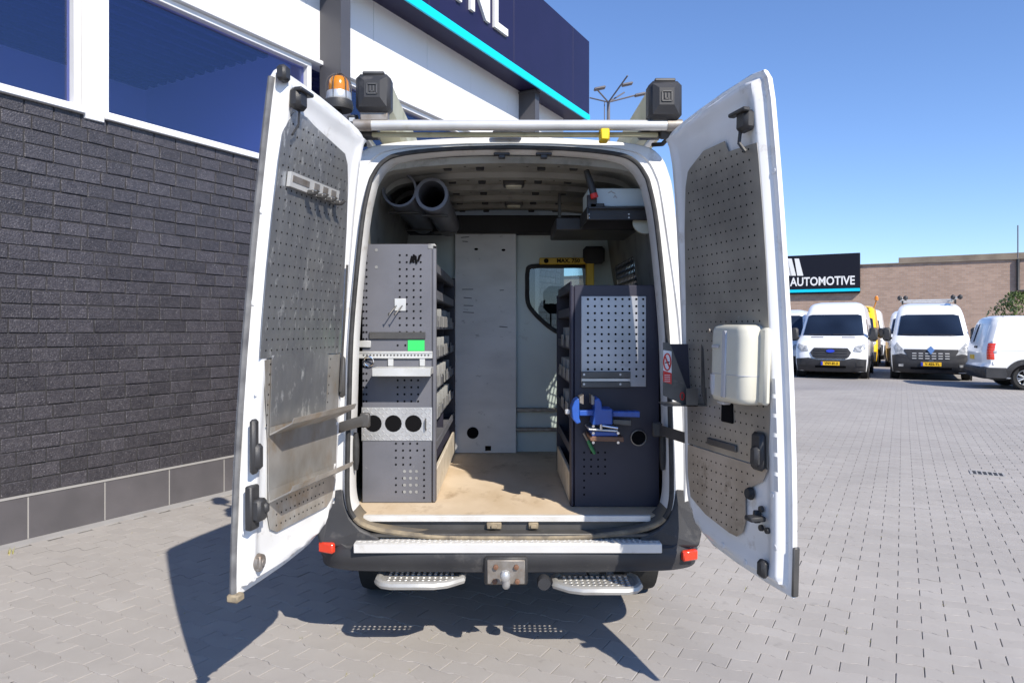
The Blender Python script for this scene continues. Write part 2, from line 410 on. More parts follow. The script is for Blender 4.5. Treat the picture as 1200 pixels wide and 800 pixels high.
def text_mesh(body, size, depth=0.004, bold=0.0, align='CENTER', shear=0.0):
    c = bpy.data.curves.new('txt', 'FONT'); c.body = body; c.size = size; c.extrude = depth; c.offset = bold; c.align_x = align; c.align_y = 'CENTER'; c.shear = shear
    c.resolution_u = 3
    o = bpy.data.objects.new('txt', c); sc.collection.objects.link(o)
    dg = bpy.context.evaluated_depsgraph_get()
    me = bpy.data.meshes.new_from_object(o.evaluated_get(dg)); bpy.data.objects.remove(o)
    return me

def text_obj(name, body, size, material, M, parent=None, depth=0.004, bold=0.0, align='CENTER', width=None):
    me = text_mesh(body, size, depth, bold, align)
    xs = [v.co.x for v in me.vertices]
    if width:
        k = width / (max(xs) - min(xs))
        for v in me.vertices: v.co.x *= k
    me.materials.clear(); me.materials.append(MATS[material])
    me.transform(M)
    return link(name, me, parent)

def catmull(pts, n):
    """resample an open polyline smoothly to n points"""
    P = [pts[0]] + list(pts) + [pts[-1]]; out = []
    m = len(pts) - 1
    for k in range(n):
        t = k / (n - 1) * m; i = min(int(t), m - 1); u = t - i
        p0, p1, p2, p3 = P[i], P[i + 1], P[i + 2], P[i + 3]
        out.append(tuple(0.5 * (2 * p1[j] + (p2[j] - p0[j]) * u + (2 * p0[j] - 5 * p1[j] + 4 * p2[j] - p3[j]) * u * u + (3 * p1[j] - p0[j] - 3 * p2[j] + p3[j]) * u ** 3) for j in range(len(p1))))
    return out

def interp(tab, x):
    if x <= tab[0][0]: return tab[0][1]
    for (a, b), (c, d) in zip(tab, tab[1:]):
        if x <= c: return b + (d - b) * (x - a) / (c - a)
    return tab[-1][1]

def discs(mb, pts, r, ax, ay, seg=6):
    """small round holes: flat hexagons at pts, spanned by ax, ay"""
    ax, ay = Vector(ax), Vector(ay)
    for p in pts:
        p = Vector(p)
        mb.add([p + ax * r * math.cos(2 * math.pi * k / seg) + ay * r * math.sin(2 * math.pi * k / seg) for k in range(seg)], [list(range(seg))])

# ================================================================== GROUND
ground = MB().add([(-900, -900, -.014), (900, -900, -.014), (900, 900, -.014), (-900, 900, -.014)], [(0, 1, 2, 3)]).build('ground', 'ground_far', smooth=0, matrix=MB0)
tag(ground, kind='structure')
PL_, PD_ = 0.24, 0.118
def paver_shape(odd, gx=0.0022, gy=0.0006, jit=0.0):
    a, h = 0.0075, 0.013
    x0 = 0.12 if odd else 0.0
    def c(x):
        t = (x % 0.24)
        if t < 0.06 - h or t > 0.18 + h: return -a
        if t < 0.06 + h: return -a + 2 * a * (t - 0.06 + h) / (2 * h)
        if t < 0.18 - h: return a
        return a - 2 * a * (t - 0.18 + h) / (2 * h)
    xs = sorted([x0 + gx, x0 + .24 - gx] + [x for k in range(3) for x in (k * .24 + .06 - h, k * .24 + .06 + h, k * .24 + .18 - h, k * .24 + .18 + h) if x0 + gx < x < x0 + .24 - gx])
    lo = [(x - x0 - .12, c(x) + gy - .059) for x in xs]
    hi = [(x - x0 - .12, c(x) - gy + .059) for x in reversed(xs)]
    return lo + hi
def paver_mesh(odd):
    o = paver_shape(odd); n = len(o)
    def ins(p): return (p[0] * (1 - .0022 / .12), p[1] * (1 - .0016 / .059))
    top = [(*ins(p), 0.0) for p in o]; rim = [(p[0], p[1], -.0016) for p in o]; bot = [(p[0], p[1], -.016) for p in o]
    return top + rim + bot, [list(range(n))] + [[n + i, n + (i + 1) % n, (i + 1) % n, i] for i in range(n)] + [[2 * n + i, 2 * n + (i + 1) % n, n + (i + 1) % n, n + i] for i in range(n)]
PV = [paver_mesh(0), paver_mesh(1)]
grate_c = bat(1157, 555, z=0)
cand = []
invc = MB0.inverted() @ Vector((CX, CY, 0))
for j in range(-40, 190):
    for i in range(-60, 110):
        lx = i * PL_ + (.12 if j % 2 else 0) + .12; ly = j * PD_ + .059
        if lx < 0.13: continue
        w = MB0 @ Vector((lx, ly, 0)); D = w.y - CY
        if D < 2.2 or D > 19: continue
        px = VPX + FPX * (w.x - CX) / D; py = VPY + FPX * CZ / D
        if px < -260 or px > 1460: continue
        cand.append((D, px, py, lx, ly, j % 2))
cand.sort()
singles = [c for c in cand if -10 < c[1] < 1210 and c[2] < 812][:300]
sset = set((c[3], c[4]) for c in singles)
pme = []
for odd in (0, 1):
    me = bpy.data.meshes.new('paver'); me.from_pydata(PV[odd][0], [], PV[odd][1]); me.materials.append(MATS['paver']); pme.append(me)
for (D, px, py, lx, ly, odd) in singles:
    M = MB0 @ Matrix.Translation((lx, ly, random.uniform(-.0012, .0012))) @ Matrix.Rotation(random.gauss(0, .006), 4, 'Z') @ Matrix.Rotation(random.gauss(0, .004), 4, 'X')
    link('paver', pme[odd], ground, M)
pf = MB()
for (D, px, py, lx, ly, odd) in cand:
    if (lx, ly) in sset: continue
    vs, fs = PV[odd]
    n = len(vs) // 3; dz = random.uniform(-.0012, .0012); rz = random.gauss(0, .006)
    pf.add([(x + lx - y * rz, y + ly + x * rz, z + dz) for x, y, z in vs[:2 * n]], fs[:1 + n])
tag(pf.build('paver_field', 'paver', ground, smooth=0, matrix=MB0, fix=False), kind='stuff')
q_ = [at(px, 0, D + CY) for px, D in ((-240, 2.3), (1440, 2.3), (1440, 18.6), (-240, 18.6))]
sb = MB().add([(p.x, p.y, -.0065) for p in q_], [(0, 1, 2, 3)]).build('joint_bed', 'joint_sand', ground, smooth=0)
sb['kind'] = 'stuff'
# thin pale strips laid across the far yard
for k, yy in enumerate((27.0, 30.5, 34.5)):
    MB().add([(6.0, yy, -.006), (30, yy, -.006), (30, yy + .18, -.006), (6.0, yy + .18, -.006)], [(0, 1, 2, 3)]).build('pale_strip', 'pale_line', ground, smooth=0, matrix=MB0)

# drain grate in the paving
g = empty('drain_grate', MB0 @ Vector((grate_c.x, grate_c.y, 0)), -A)
GM = MB0 @ Matrix.Translation((grate_c.x, grate_c.y, 0))
MB().box((0, 0, .000), (.31, .27, .008)).build('pit', 'iron', g, matrix=GM)
fr = MB()
for (c, d) in (((0, .125, .002), (.34, .03, .012)), ((0, -.125, .002), (.34, .03, .012)), ((.155, 0, .002), (.03, .22, .012)), ((-.155, 0, .002), (.03, .22, .012))): fr.box(c, d, .003)
fr.build('frame', 'concrete_edge', g, matrix=GM)
for k in range(5): MB().box((-.1 + k * .05, 0, .002), (.017, .22, .011), .003).build('bar', 'concrete_edge', g, matrix=GM)
tag(g, 'small square iron drain grate set in the paving', 'drain grate')

# weeds in the joints and along the wall foot
wd = MB()
def tuft(mb, x, y, s, n):
    for k in range(n):
        a = random.uniform(0, 6.28); l = s * random.uniform(.5, 1); lean = random.uniform(.15, .8)
        px_, py_ = x + random.gauss(0, s * .35), y + random.gauss(0, s * .35)
        dx, dy = math.cos(a), math.sin(a); w = s * .07
        mb.add([(px_ - dy * w, py_ + dx * w, -.004), (px_ + dy * w, py_ - dx * w, -.004), (px_ + dx * l * lean, py_ + dy * l * lean, l)], [(0, 1, 2)])
jj = [c for c in cand if 3.1 < c[0] < 7]
for k in range(150):
    c = random.choice(jj)
    tuft(wd, c[3] + .12, c[4] + random.uniform(-.05, .05), .009 + random.random() * .008, random.randint(3, 7))
tag(wd.build('joint_moss', 'weed', smooth=0, matrix=MB0), 'tiny yellow green weeds sprouting in the paving joints', 'weeds', kind='stuff')
wp = bat(17, 648, z=0)
w1 = MB(); tuft(w1, 0, 0, .06, 9)
tag(w1.build('weed_tuft', 'weed', smooth=0, matrix=MB0 @ Matrix.Translation((wp.x, wp.y, 0))), 'small dry weed tuft at the foot of the dark plinth', 'weed')

# ================================================================== SHOWROOM
bld = empty('showroom_building', W0, -A)
tag(bld, 'showroom with dark brick wall, white upper cladding and navy fascia with cyan stripe', 'building')
YA, YB = -4.0, 10.35
ZS, ZT = 3.455, 4.76         # window band
bw = MB(); bw.box((-.14, (YA + YB) / 2, ZS / 2), (.302, YB - YA, ZS)).build
wall = bw.build('brick_wall', 'mortar_dark', bld, smooth=0, matrix=MB0)
BP, BH, NROW = 0.222, (ZS - .345) / 27, 27
brick_meshes = []
for k in range(6):
    b = MB(); b.box((0, 0, 0), (.05, .2135, BH - .009), .005)
    rr = random.Random(k)
    b.xf(lambda p: Vector((p.x + (rr.uniform(-.003, .003) if p.x > 0 else 0), p.y + rr.uniform(-.0018, .0018), p.z + rr.uniform(-.0018, .0018))))
    me = bpy.data.meshes.new('brick'); me.from_pydata(b.v, [], b.f); me.materials.append(MATS['brick_dark'])
    bm = bmesh.new(); bm.from_mesh(me); bmesh.ops.recalc_face_normals(bm, faces=bm.faces); bm.to_mesh(me); bm.free()
    brick_meshes.append((me, b))
near = []; rest = MB()
for r_ in range(NROW):
    off = random.choice((0, .055, .11, .165)) + (r_ % 2) * .11
    y = YA + off
    while y < YB - .15:
        z = .345 + BH * (r_ + .5)
        if -.16 < y < 2.42: near.append((y, z))
        else:
            me, b = random.choice(brick_meshes)
            rest.add([(p[0] - .006 + random.uniform(-.002, .002), p[1] + y, p[2] + z) for p in b.v], b.f)
        y += BP
near.sort(key=lambda t: t[0])
for (y, z) in near[300:]:
    me, b = random.choice(brick_meshes); rest.add([(p[0] - .006, p[1] + y, p[2] + z) for p in b.v], b.f)
for (y, z) in near[:300]:
    link('brick', random.choice(brick_meshes)[0], wall, MB0 @ Matrix.Translation((-.006 + random.gauss(0, .0018), y, z)) @ Matrix.Rotation(random.gauss(0, .006), 4, 'X'))
rest.build('brick_courses', 'brick_dark', wall, smooth=0, matrix=MB0)['kind'] = 'stuff'
# plinth slabs with pale joints, capped by a light mortar line
pl = MB().box((-.02, (YA + YB) / 2, .172), (.12, YB - YA, .338)).build('plinth', 'joint_light', bld, smooth=0, matrix=MB0)
y = .18 - .615 * 7
while y < YB - .3:
    MB().box((.03, y + .3075, .166), (.03, .604, .332), .003).build('plinth_slab', 'plinth', pl, smooth=0, matrix=MB0); y += .615
MB().box((.012, (YA + YB) / 2, .342), (.075, YB - YA, .012)).build('mortar_line', 'joint_light', bld, smooth=0, matrix=MB0)
MB().box((.11, (YA + YB) / 2, -.004), (.16, YB - YA, .010)).build('wall_foot_edge', 'concrete_edge', bld, smooth=0, matrix=MB0)
# upper cladding: panels butted along the wall
y = -4.0; k = 0
up = MB().box((-.2, (YA + YB) / 2, 6.0), (.25, YB - YA, 2.3)).build('upper_wall', 'facade_white', bld, smooth=0, matrix=MB0)
while y < YB - .01:
    y2 = min(y + 1.2, YB)
    MB().box((-.04, (y + y2) / 2, (ZT + 6.6) / 2 + .04), (.08, y2 - y - .006, 6.6 - ZT - .08), .004).build('cladding_panel', 'facade_white', up, smooth=0, matrix=MB0); y = y2
# windows: white frames, sill, glass, mullions
def window(y0, y1):
    w = MB()
    w.box((-.06, (y0 + y1) / 2, ZS + .055), (.12, y1 - y0, .05), .006)
    w.box((-.06, (y0 + y1) / 2, ZT - .03), (.12, y1 - y0, .06), .006)
    w.box((-.06, y0 + .03, (ZS + ZT) / 2), (.116, .06, ZT - ZS - .02), .006)
    w.box((-.06, y1 - .03, (ZS + ZT) / 2), (.116, .06, ZT - ZS - .02), .006)
    o = w.build('window', 'frame_white', bld, matrix=MB0)
    MB().box((-.075, (y0 + y1) / 2, (ZS + ZT) / 2 + .02), (.008, y1 - y0 - .11, ZT - ZS - .12)).build('pane', 'glass_window', o, smooth=0, matrix=MB0)
    MB().box((.012, (y0 + y1) / 2, ZS + .012), (.10, y1 - y0, .03), .006).build('sill', 'frame_white', o, matrix=MB0)
window(-3.9, .62); window(.80, 3.29); window(3.70, 8.3); window(8.75, 10.2)
MB().box((-.03, .71, (ZS + ZT) / 2 - .01), (.14, .17, ZT - ZS + .05), .006).build('mullion', 'frame_white', bld, matrix=MB0)
# white head rail along the top of the window band
MB().box((.0, (YA + YB) / 2, ZT + .028), (.11, YB - YA, .05), .006).build('head_rail', 'frame_white', bld, matrix=MB0)
# room behind the glass: partition, back wall and trapezoidal deck ceiling
cr = bat(168, 105, y=3.45)
ZD = cr.z; XB = cr.x
room = MB(); room.box((XB / 2 - .2, 3.52, ZD / 2 + 1.6), (-XB - .3, .08, ZD - 3.2 + .1)); room.box((XB - .05, 1.0, ZD / 2 + 1.6), (.08, 5, ZD - 3.2 + .1)); room.box((XB / 2, 1.0, 3.25), (-XB - .4, 5, .05)); room.box((XB / 2 - .2, -1.6, ZD / 2 + 1.6), (-XB - .3, .08, ZD - 3.2 + .1))
room.build('room_walls', 'room_wall', bld, smooth=0, matrix=MB0)
dk = MB(); x = XB; prof = []
while x < -.33:
    prof += [(x, ZD), (x + .07, ZD), (x + .10, ZD + .10), (x + .17, ZD + .10)]; x += .20
n = len(prof)
dk.add([(p[0], -4, p[1]) for p in prof] + [(p[0], 9, p[1]) for p in prof], [[i, i + 1, n + i + 1, n + i] for i in range(n - 1)])
dk.build('deck_ceiling', 'room_deck', bld, smooth=0, matrix=MB0)
MB().box((-4.4, (YA + YB) / 2, 7.22), (8.5, YB - YA, .06)).build('roof', 'column_dark', bld, smooth=0, matrix=MB0)
MB().box((-8.6, (YA + YB) / 2, 3.6), (.1, YB - YA, 7.2)).build('back_wall', 'facade_white', bld, smooth=0, matrix=MB0)
MB().box((-4.4, YB - .05, 3.6), (8.4, .1, 7.1)).build('end_wall', 'facade_white', bld, smooth=0, matrix=MB0)
# steel columns standing proud of the wall
for yc in (3.50, 8.50):
    c = MB(); c.box((.165, yc - .075, 2.95), (.33, .012, 5.9)); c.box((.324, yc, 2.95), (.014, .165, 5.9)); c.box((.165, yc + .075, 2.95), (.33, .012, 5.9)); c.box((.02, yc, 2.95), (.05, .15, 5.9))
    c.build('steel_column', 'column_dark', bld, smooth=0, matrix=MB0)
    MB().box((.165, yc, 5.885), (.36, .20, .03)).build('column_plate', 'column_dark', bld, smooth=0, matrix=MB0)
# fascia
FP, FZ0, FZ1, FY1 = .45, 5.88, 7.50, 10.62
fa = MB().box((FP / 2 - .3, (YA + FY1) / 2, (FZ0 + FZ1) / 2 + .02), (FP + .56, FY1 - YA - .01, FZ1 - FZ0 - .06)).build('fascia', 'fascia_navy', bld, smooth=0, matrix=MB0)
yy = FY1
for wd_ in (.82, 2.4, 2.4, 2.4, 2.4, 2.4):
    MB().box((FP - .01, yy - wd_ / 2, (FZ0 + FZ1) / 2), (.03, wd_ - .008, FZ1 - FZ0), .003).build('fascia_panel', 'fascia_navy', fa, smooth=0, matrix=MB0); yy -= wd_
MB().box((FP + .006, (YA + FY1) / 2, FZ0 + .055), (.03, FY1 - YA, .135), .004).build('light_strip', 'cyan', bld, smooth=0, matrix=MB0)
LX = FP + .05
L0, L1 = bat(580, 30, x=LX), bat(595.5, 43, x=LX)
lz = L1.z; lw = L1.y - L0.y
def poly_letter(polys, y0, name='letter'):
    b = MB()
    for p in polys: b.prism([(LX - .05, y0 + q[0], lz + q[1]) for q in p], [(LX, y0 + q[0], lz + q[1]) for q in p])
    return b.build(name, 'sign_white', bld, smooth=0, matrix=MB0)
H, S = lw * 1.55, lw * .26
poly_letter([[(0, 0), (lw, 0), (lw, S), (S, S), (S, H), (0, H)]], L0.y)
nw = lw * 1.3; ny = bat(552, 15, x=LX).y
poly_letter([[(0, 0), (S, 0), (S, H * .6), (nw - S * 1.05, 0), (nw, 0), (nw, H), (nw - S, H), (nw - S, H * .42), (S * 1.05, H), (0, H)]], ny)
poly_letter([[(0, 0), (S, 0), (S, H), (0, H)]], bat(541, 5, x=LX).y - .1)

# ================================================================== FAR BRICK HALL with the sign
FW = 67.3
hall = empty('brick_hall', MB0 @ Vector((20, FW, 0)), -A)
tag(hall, 'long brown brick hall across the yard with a dark signboard', 'building')
def fx(px, py=400): return bat(px, py, y=FW).x
ht = bat(1030, 310, y=FW).z
MB().box((20, FW + 4, ht / 2 - .2), (110, 8, ht + .4)).build('wall', 'far_brick', hall, smooth=0, matrix=MB0)
MB().box((20, FW + .15, ht + .04), (110.2, .6, .08)).build('coping', 'coping', hall, smooth=0, matrix=MB0)
p0 = bat(1053, 302, y=FW + 3)
MB().box((p0.x + 30, FW + 5, (ht + p0.z) / 2), (60, 4, p0.z - ht)).build('roof_upstand', 'coping', hall, smooth=0, matrix=MB0)
dp = bat(1193, 325, y=FW - .15)
MB().tube([(dp.x, FW - .15, ht), (dp.x, FW - .15, bat(1193, 340, y=FW).z), (dp.x + .5, FW - .15, bat(1193, 341, y=FW).z)], .12, 8).build('downpipe', 'black_plastic', hall, matrix=MB0)
mp_ = bat(1197, 300, y=FW - 1)
MB().tube([(mp_.x, FW + 1, ht - 1), (mp_.x, FW + 1, bat(1197, 262, y=FW).z)], .05, 6).build('mast', 'lamp_metal', hall, matrix=MB0)
s0, s1 = bat(898, 297, y=FW - .35), bat(1008, 343, y=FW - .35)
sz0, sz1 = s1.z, bat(1008, 296, y=FW - .35).z
sg = MB().box(((s0.x + s1.x) / 2, FW - .2, (sz0 + sz1) / 2), (s1.x - s0.x, .35, sz1 - sz0), .03).build('signboard', 'sign_black', hall, matrix=MB0)
MB().box(((s0.x + s1.x) / 2, FW - .40, bat(965, 340.5, y=FW).z), (s1.x - s0.x - .02, .06, .26)).build('sign_stripe', 'cyan', sg, smooth=0, matrix=MB0)
t0, t1 = bat(926, 331, y=FW - .4), bat(1002, 331, y=FW - .4)
TM = MB0 @ Matrix.Translation(((t0.x + t1.x) / 2, FW - .40, t0.z)) @ Matrix.Rotation(R(90), 4, 'X')
text_obj('lettering', 'AUTOMOTIVE', 1.08, 'sign_white', TM, sg, .02, .022, width=t1.x - t0.x)
lg = MB()
for (xa, xb) in ((918, 926), (922.5, 931), (931, 939.5)):
    q = [bat(xa - 0 if xa > 920 else xa, 303, y=FW - .42), bat(xa + 5.2, 303, y=FW - .42), bat(xb + 1.8, 323, y=FW - .42), bat(xb - 5.2, 323, y=FW - .42)]
    lg.prism([(p.x, FW - .42, p.z) for p in q], [(p.x, FW - .38, p.z) for p in q])
lg.build('logo', 'sign_white', sg, smooth=0, matrix=MB0)

# ================================================================== LAMP POST behind the showroom
lp0 = at(713, 140, 36); base = Vector((lp0.x, 36, 0))
lp = empty('lamp_post', base)
top = at(714, 120, 36).z
MB().tube([base, (base.x, 36, top)], [.14, .09], 8).build('pole', 'lamp_metal', lp)
MB().tube([(base.x - .22, 36, at(0, 150, 36).z), (base.x - .22, 36, top)], .03, 6).build('stay', 'lamp_metal', lp)
for (tx, ty, dy) in ((694, 108, 1), (693, 118, -2), (730, 100, -1.5), (737, 98, 1.5), (748, 111, 0)):
    t = at(tx, ty, 36); t.y += dy
    MB().tube([(base.x, 36, top), t], .045, 6).build('arm', 'lamp_metal', lp)
for (tx, ty, dy) in ((697, 118, -2), (735, 99, 0), (750, 111, 0)):
    t = at(tx, ty, 36); t.y += dy
    MB().box(t, (.62, .35, .12), .04, Matrix.Rotation(R(-12), 3, 'Y')).build('lamp_head', 'lamp_metal', lp)
tag(lp, 'grey lamp post with several arms rising beyond the showroom roof', 'lamp post')

# ================================================================== BUSH
bc = bat(1192, 352, y=29.5); bw_ = MB0 @ Vector((bc.x, 29.5, 0))
bush = empty('bush', bw_)
rr = random.Random(3); lf = MB()
for k in range(2600):
    a = rr.uniform(0, 6.28); h = rr.random(); rad = .95 * (math.sin(math.pi * min(1, h * .86 + .12)) ** .6) * (rr.random() ** .4)
    rad *= 1 + .25 * math.sin(3 * a + h * 9)
    c = Vector((bw_.x + math.cos(a) * rad, bw_.y + math.sin(a) * rad, .25 + h * 2.75)); s = rr.uniform(.05, .11)
    q = Matrix.Rotation(rr.uniform(0, 6.28), 3, 'Z') @ Matrix.Rotation(rr.uniform(-1.2, 1.2), 3, 'X')
    lf.add([c + q @ Vector((-s * .4, 0, 0)), c + q @ Vector((0, -s, 0)), c + q @ Vector((s * .4, 0, 0)), c + q @ Vector((0, s, 0))], [(0, 1, 2, 3)])
lf.build('crown', 'leaf', bush, smooth=0, fix=False)
st = MB()
for k in range(5):
    a = k * 1.25; st.tube([bw_ + Vector((math.cos(a) * .05, math.sin(a) * .05, 0)), bw_ + Vector((math.cos(a) * .3, math.sin(a) * .3, 1.2)), bw_ + Vector((math.cos(a) * .5, math.sin(a) * .5, 2.2))], [.04, .03, .01], 6)
st.build('stem', 'bark', bush)
tag(bush, 'green leafy bush rising behind the white van at the right edge', 'bush')

# ================================================================== THE VAN
van = empty('cargo_van', (0, 0, 0))
tag(van, 'white high-roof work van seen from behind with both rear doors wide open', 'van')
def rk(z): return .17 * max(0, (z - .65) / 2.0) ** 1.6          # the tail leans forward towards the roof
NH = 64
OPEN = [(0, .605), (.35, .609), (.60, .634), (.728, .668), (.782, .713), (.806, .775), (.813, .90), (.808, 1.283), (.80, 1.672), (.762, 2.178), (.729, 2.386), (.705, 2.455), (.655, 2.522), (.56, 2.562), (.3, 2.590), (0, 2.598)]
OUTER = [(0, .50), (.5, .50), (.85, .50), (.93, .55), (.965, .65), (.975, .8), (.978, 1.0), (.972, 1.3), (.950, 1.68), (.885, 2.1), (.862, 2.35), (.845, 2.45), (.80, 2.56), (.69, 2.622), (.35, 2.655), (0, 2.662)]
LIN = [(0, .69), (.5, .69), (.82, .70), (.872, .76), (.89, .84), (.895, .95), (.893, 1.1), (.888, 1.3), (.866, 1.68), (.805, 2.1), (.775, 2.32), (.75, 2.42), (.70, 2.49), (.6, 2.535), (.3, 2.563), (0, 2.57)]
def full(half):
    h = catmull(half, NH)
    return h + [(-x, z) for x, z in reversed(h[1:-1])]
LO, LU, LL = full(OPEN), full(OUTER), full(LIN)
NF = len(LO)
WY0, WY1, WZ0, WZ1 = 1.0, 1.75, 1.63, 2.13                       # side window
def lerp2(a, b, t): return [((1 - t) * p[0] + t * q[0], (1 - t) * p[1] + t * q[1]) for p, q in zip(a, b)]
def shrink(lp, d): return [(x * (1 - d / .8), 1.6 + (z - 1.6) * (1 - d / 1.0)) for x, z in lp]
# outer skin
ys = [None, .28, .6, WY0, WY1, 2.4, 3.2, 3.9, 4.35, 4.75, 5.2, 5.4, 5.75, 5.95, 6.0]
tops = {4.35: 2.62, 4.75: 2.36, 5.2: 1.72, 5.4: 1.42, 5.75: 1.18, 5.95: .92, 6.0: .7}
loops = []
for y in ys:
    if y is None: loops.append([(x, rk(z) + .035, z) for x, z in LU])
    else:
        k = (tops.get(y, 2.662) - .4) / (2.662 - .4); wx = 1 if y < 4 else {4.35: .985, 4.75: .96, 5.2: .94, 5.4: .93, 5.75: .88, 5.95: .75, 6.0: .5}[y]
        loops.append([(x * wx, y, .4 + (z - .4) * k) for x, z in LU])
sk = MB()
for k in range(len(ys) - 1):
    for i in range(NF):
        j = (i + 1) % NF; zm = (LU[i][1] + LU[j][1]) / 2
        if ys[k] == WY0 and LU[i][0] > .3 and WZ0 < zm < WZ1: continue
        sk.cur = 1 if (k >= 8 and k <= 10 and zm > 1.9) else 0
        a = [loops[k][i], loops[k][j], loops[k + 1][j], loops[k + 1][i]]
        sk.add(a, [(0, 1, 2, 3)])
sk.cur = 0
sk.add(loops[-1], [list(range(NF))])
me_ = sk
o_ = me_.build('body_shell', ['van_white', 'glass_cab'], van, fix=False)
bm = bmesh.new(); bm.from_mesh(o_.data); bmesh.ops.remove_doubles(bm, verts=bm.verts, dist=.0005); bmesh.ops.recalc_face_normals(bm, faces=bm.faces); bm.to_mesh(o_.data); bm.free()
o_.data.polygons.foreach_set('use_smooth', [True] * len(o_.data.polygons)); o_.data.set_sharp_from_angle(angle=R(35))
# rear frame around the opening, with its return into the load space
b = MB()
def L3(lp, dy): return [(x, rk(z) + dy, z) for x, z in lp]
rl = [L3(LU, .036), L3(lerp2(LU, LO, .06), .018), L3(lerp2(LU, LO, .12), .012), L3(lerp2(LU, LO, .55), .008), L3(lerp2(LU, LO, .60), .018), L3(lerp2(LU, LO, .84), .020), L3(lerp2(LU, LO, .90), .004), L3(LO, .006), L3(shrink(LO, .012), .03), L3(shrink(LO, .020), .11), L3(shrink(LO, .014), .135)]
for k in range(len(rl) - 1):
    for i in range(NF):
        j = (i + 1) % NF; b.cur = 1 if LO[i][1] < .735 and k > 3 else 0
        b.add([rl[k][i], rl[k][j], rl[k + 1][j], rl[k + 1][i]], [(0, 1, 2, 3)])
fo = b.build('rear_frame', ['jamb_white', 'sill_dirty'], van, fix=False)
bm = bmesh.new(); bm.from_mesh(fo.data); bmesh.ops.remove_doubles(bm, verts=bm.verts, dist=.0003); bmesh.ops.recalc_face_normals(bm, faces=bm.faces); bm.to_mesh(fo.data); bm.free()
fo.data.polygons.foreach_set('use_smooth', [True] * len(fo.data.polygons)); fo.data.set_sharp_from_angle(angle=R(28))
# rubber seal: black round the top and sides, dusty along the sill
sealpts = [(x, rk(z) - .006, z) for x, z in LO]
up_ = [p for p in sealpts[:NH] if p[2] > .70]; upl = [p for p in sealpts[NH:] if p[2] > .70]
MB().tube(up_ + upl, .0125, 8).build('door_seal', 'rubber', van)
lo = [p for p in sealpts[NH:] if p[2] <= .715] + [p for p in sealpts[:NH] if p[2] <= .715]
MB().tube(lo, .014, 8).build('sill_seal', 'seal_dirty', van)
# load space lining
b = MB()
yl = [None, .5, WY0, WY1, 1.95]
lo3 = [[(x, rk(z) + .137, z) if y is None else (x, y, z) for x, z in LL] for y in yl]
for k in range(len(yl) - 1):
    for i in range(NF):
        j = (i + 1) % NF; zm = (LL[i][1] + LL[j][1]) / 2
        if yl[k] == WY0 and LL[i][0] > .3 and WZ0 < zm < WZ1: continue
        b.cur = 1 if (LL[i][1] < 2.25 and abs(LL[i][0]) > .6) else 0
        b.add([lo3[k][i], lo3[k][j], lo3[k + 1][j], lo3[k + 1][i]], [(0, 1, 2, 3)])
b.build('cargo_lining', ['lining', 'lining'], van, smooth=0)
rr_ = MB().ring([L3(shrink(LO, .014), .135), [(x, rk(z) + .139, z) for x, z in LL]]).build('lining_edge', 'lining', van)
# side window with mesh grille
def sx(z): return interp([(p[1], p[0]) for p in OUTER[6:13]], z)
def sl(z): return interp([(p[1], p[0]) for p in LIN[6:12]], z)
wz = [WZ0 + (WZ1 - WZ0) * k / 6 for k in range(7)]
fr = MB()
lpo = [(sx(z), WY0, z) for z in wz] + [(sx(z), WY1, z) for z in reversed(wz)]
lpi = [(sl(z), WY0, z) for z in wz] + [(sl(z), WY1, z) for z in reversed(wz)]
fr.ring([[(x + .002, y, z) for x, y, z in lpo], lpi])
wf = fr.build('side_window', 'rubber', van)
MB().ring([[(sx(z) - .012, WY0, z) for z in wz], [(sx(z) - .012, WY1, z) for z in wz]], closed=False).build('pane', 'glass_clear', wf)
gr = MB()
for k in range(-12, 20):
    for sgn in (1, -1):
        y0 = WY0 + k * .055; pts = []
        for q in range(11):
            z = WZ0 + (WZ1 - WZ0) * q / 10; y = y0 + (z - WZ0) * .75 if sgn > 0 else y0 + (WZ1 - z) * .75
            if WY0 <= y <= WY1: pts.append((sl(z) + .004, y, z))
        if len(pts) > 1: gr.tube(pts, .0042, 4, cap=False)
for z in (1.80, 1.97): gr.tube([(sl(z) - .004, WY0, z), (sl(z) - .004, WY1, z)], .009, 5)
gr.build('mesh_grille', 'black_plastic', wf, smooth=0)
# roof ribs and clips
for y in (.30, .66, 1.02, 1.38, 1.70):
    rb = MB(); half = [(x, z) for x, z in LL if z > 2.40 and True]
    seq = sorted(set(half), key=lambda p: p[0])
    rb.ring([[(x, y - .055, z + .004) for x, z in seq], [(x, y - .04, z - .03) for x, z in seq], [(x, y + .04, z - .03) for x, z in seq], [(x, y + .055, z + .004) for x, z in seq]], closed=False)
    rbo = rb.build('roof_rib', 'lining', van)
    cl = MB()
    for x in (-.34, -.16, .18, .36): cl.box((x, y + .085, 2.543), (.045, .03, .03), .004)
    cl.build('clip', 'lining_dark', rbo)
    hd = MB(); discs(hd, [(x, y, 2.5285) for x in (-.42, -.24, -.05, .1, .27, .45)], .008, (1, 0, 0), (0, 1, 0)); hd.build('rib_hole', 'hole', rbo, smooth=0)
for (px, py, y) in ((602, 218, .82), (602, 242, 1.52)):
    p = at(px, py, y)
    cl_ = MB().box((p.x, y, 2.545), (.13, .12, .04), .01).build('ceiling_lamp', 'steel_dark', van)
    MB().box((p.x, y - .005, 2.528), (.10, .09, .02), .008).build('lens', 'lamp_lens', cl_)
for px in (588, 637):
    p = at(px, 187, .2); q = MB(); q.box((p.x, .17, 2.566), (.085, .03, .012), .003); q.box((p.x, .172, 2.552), (.035, .03, .02), .004); q.build('striker', 'black_plastic', van)
# header across the top of the bulkhead
MB().box((0, 1.84, 2.435), (1.52, .17, .13), .01).build('header_shelf', 'lining_dark', van)
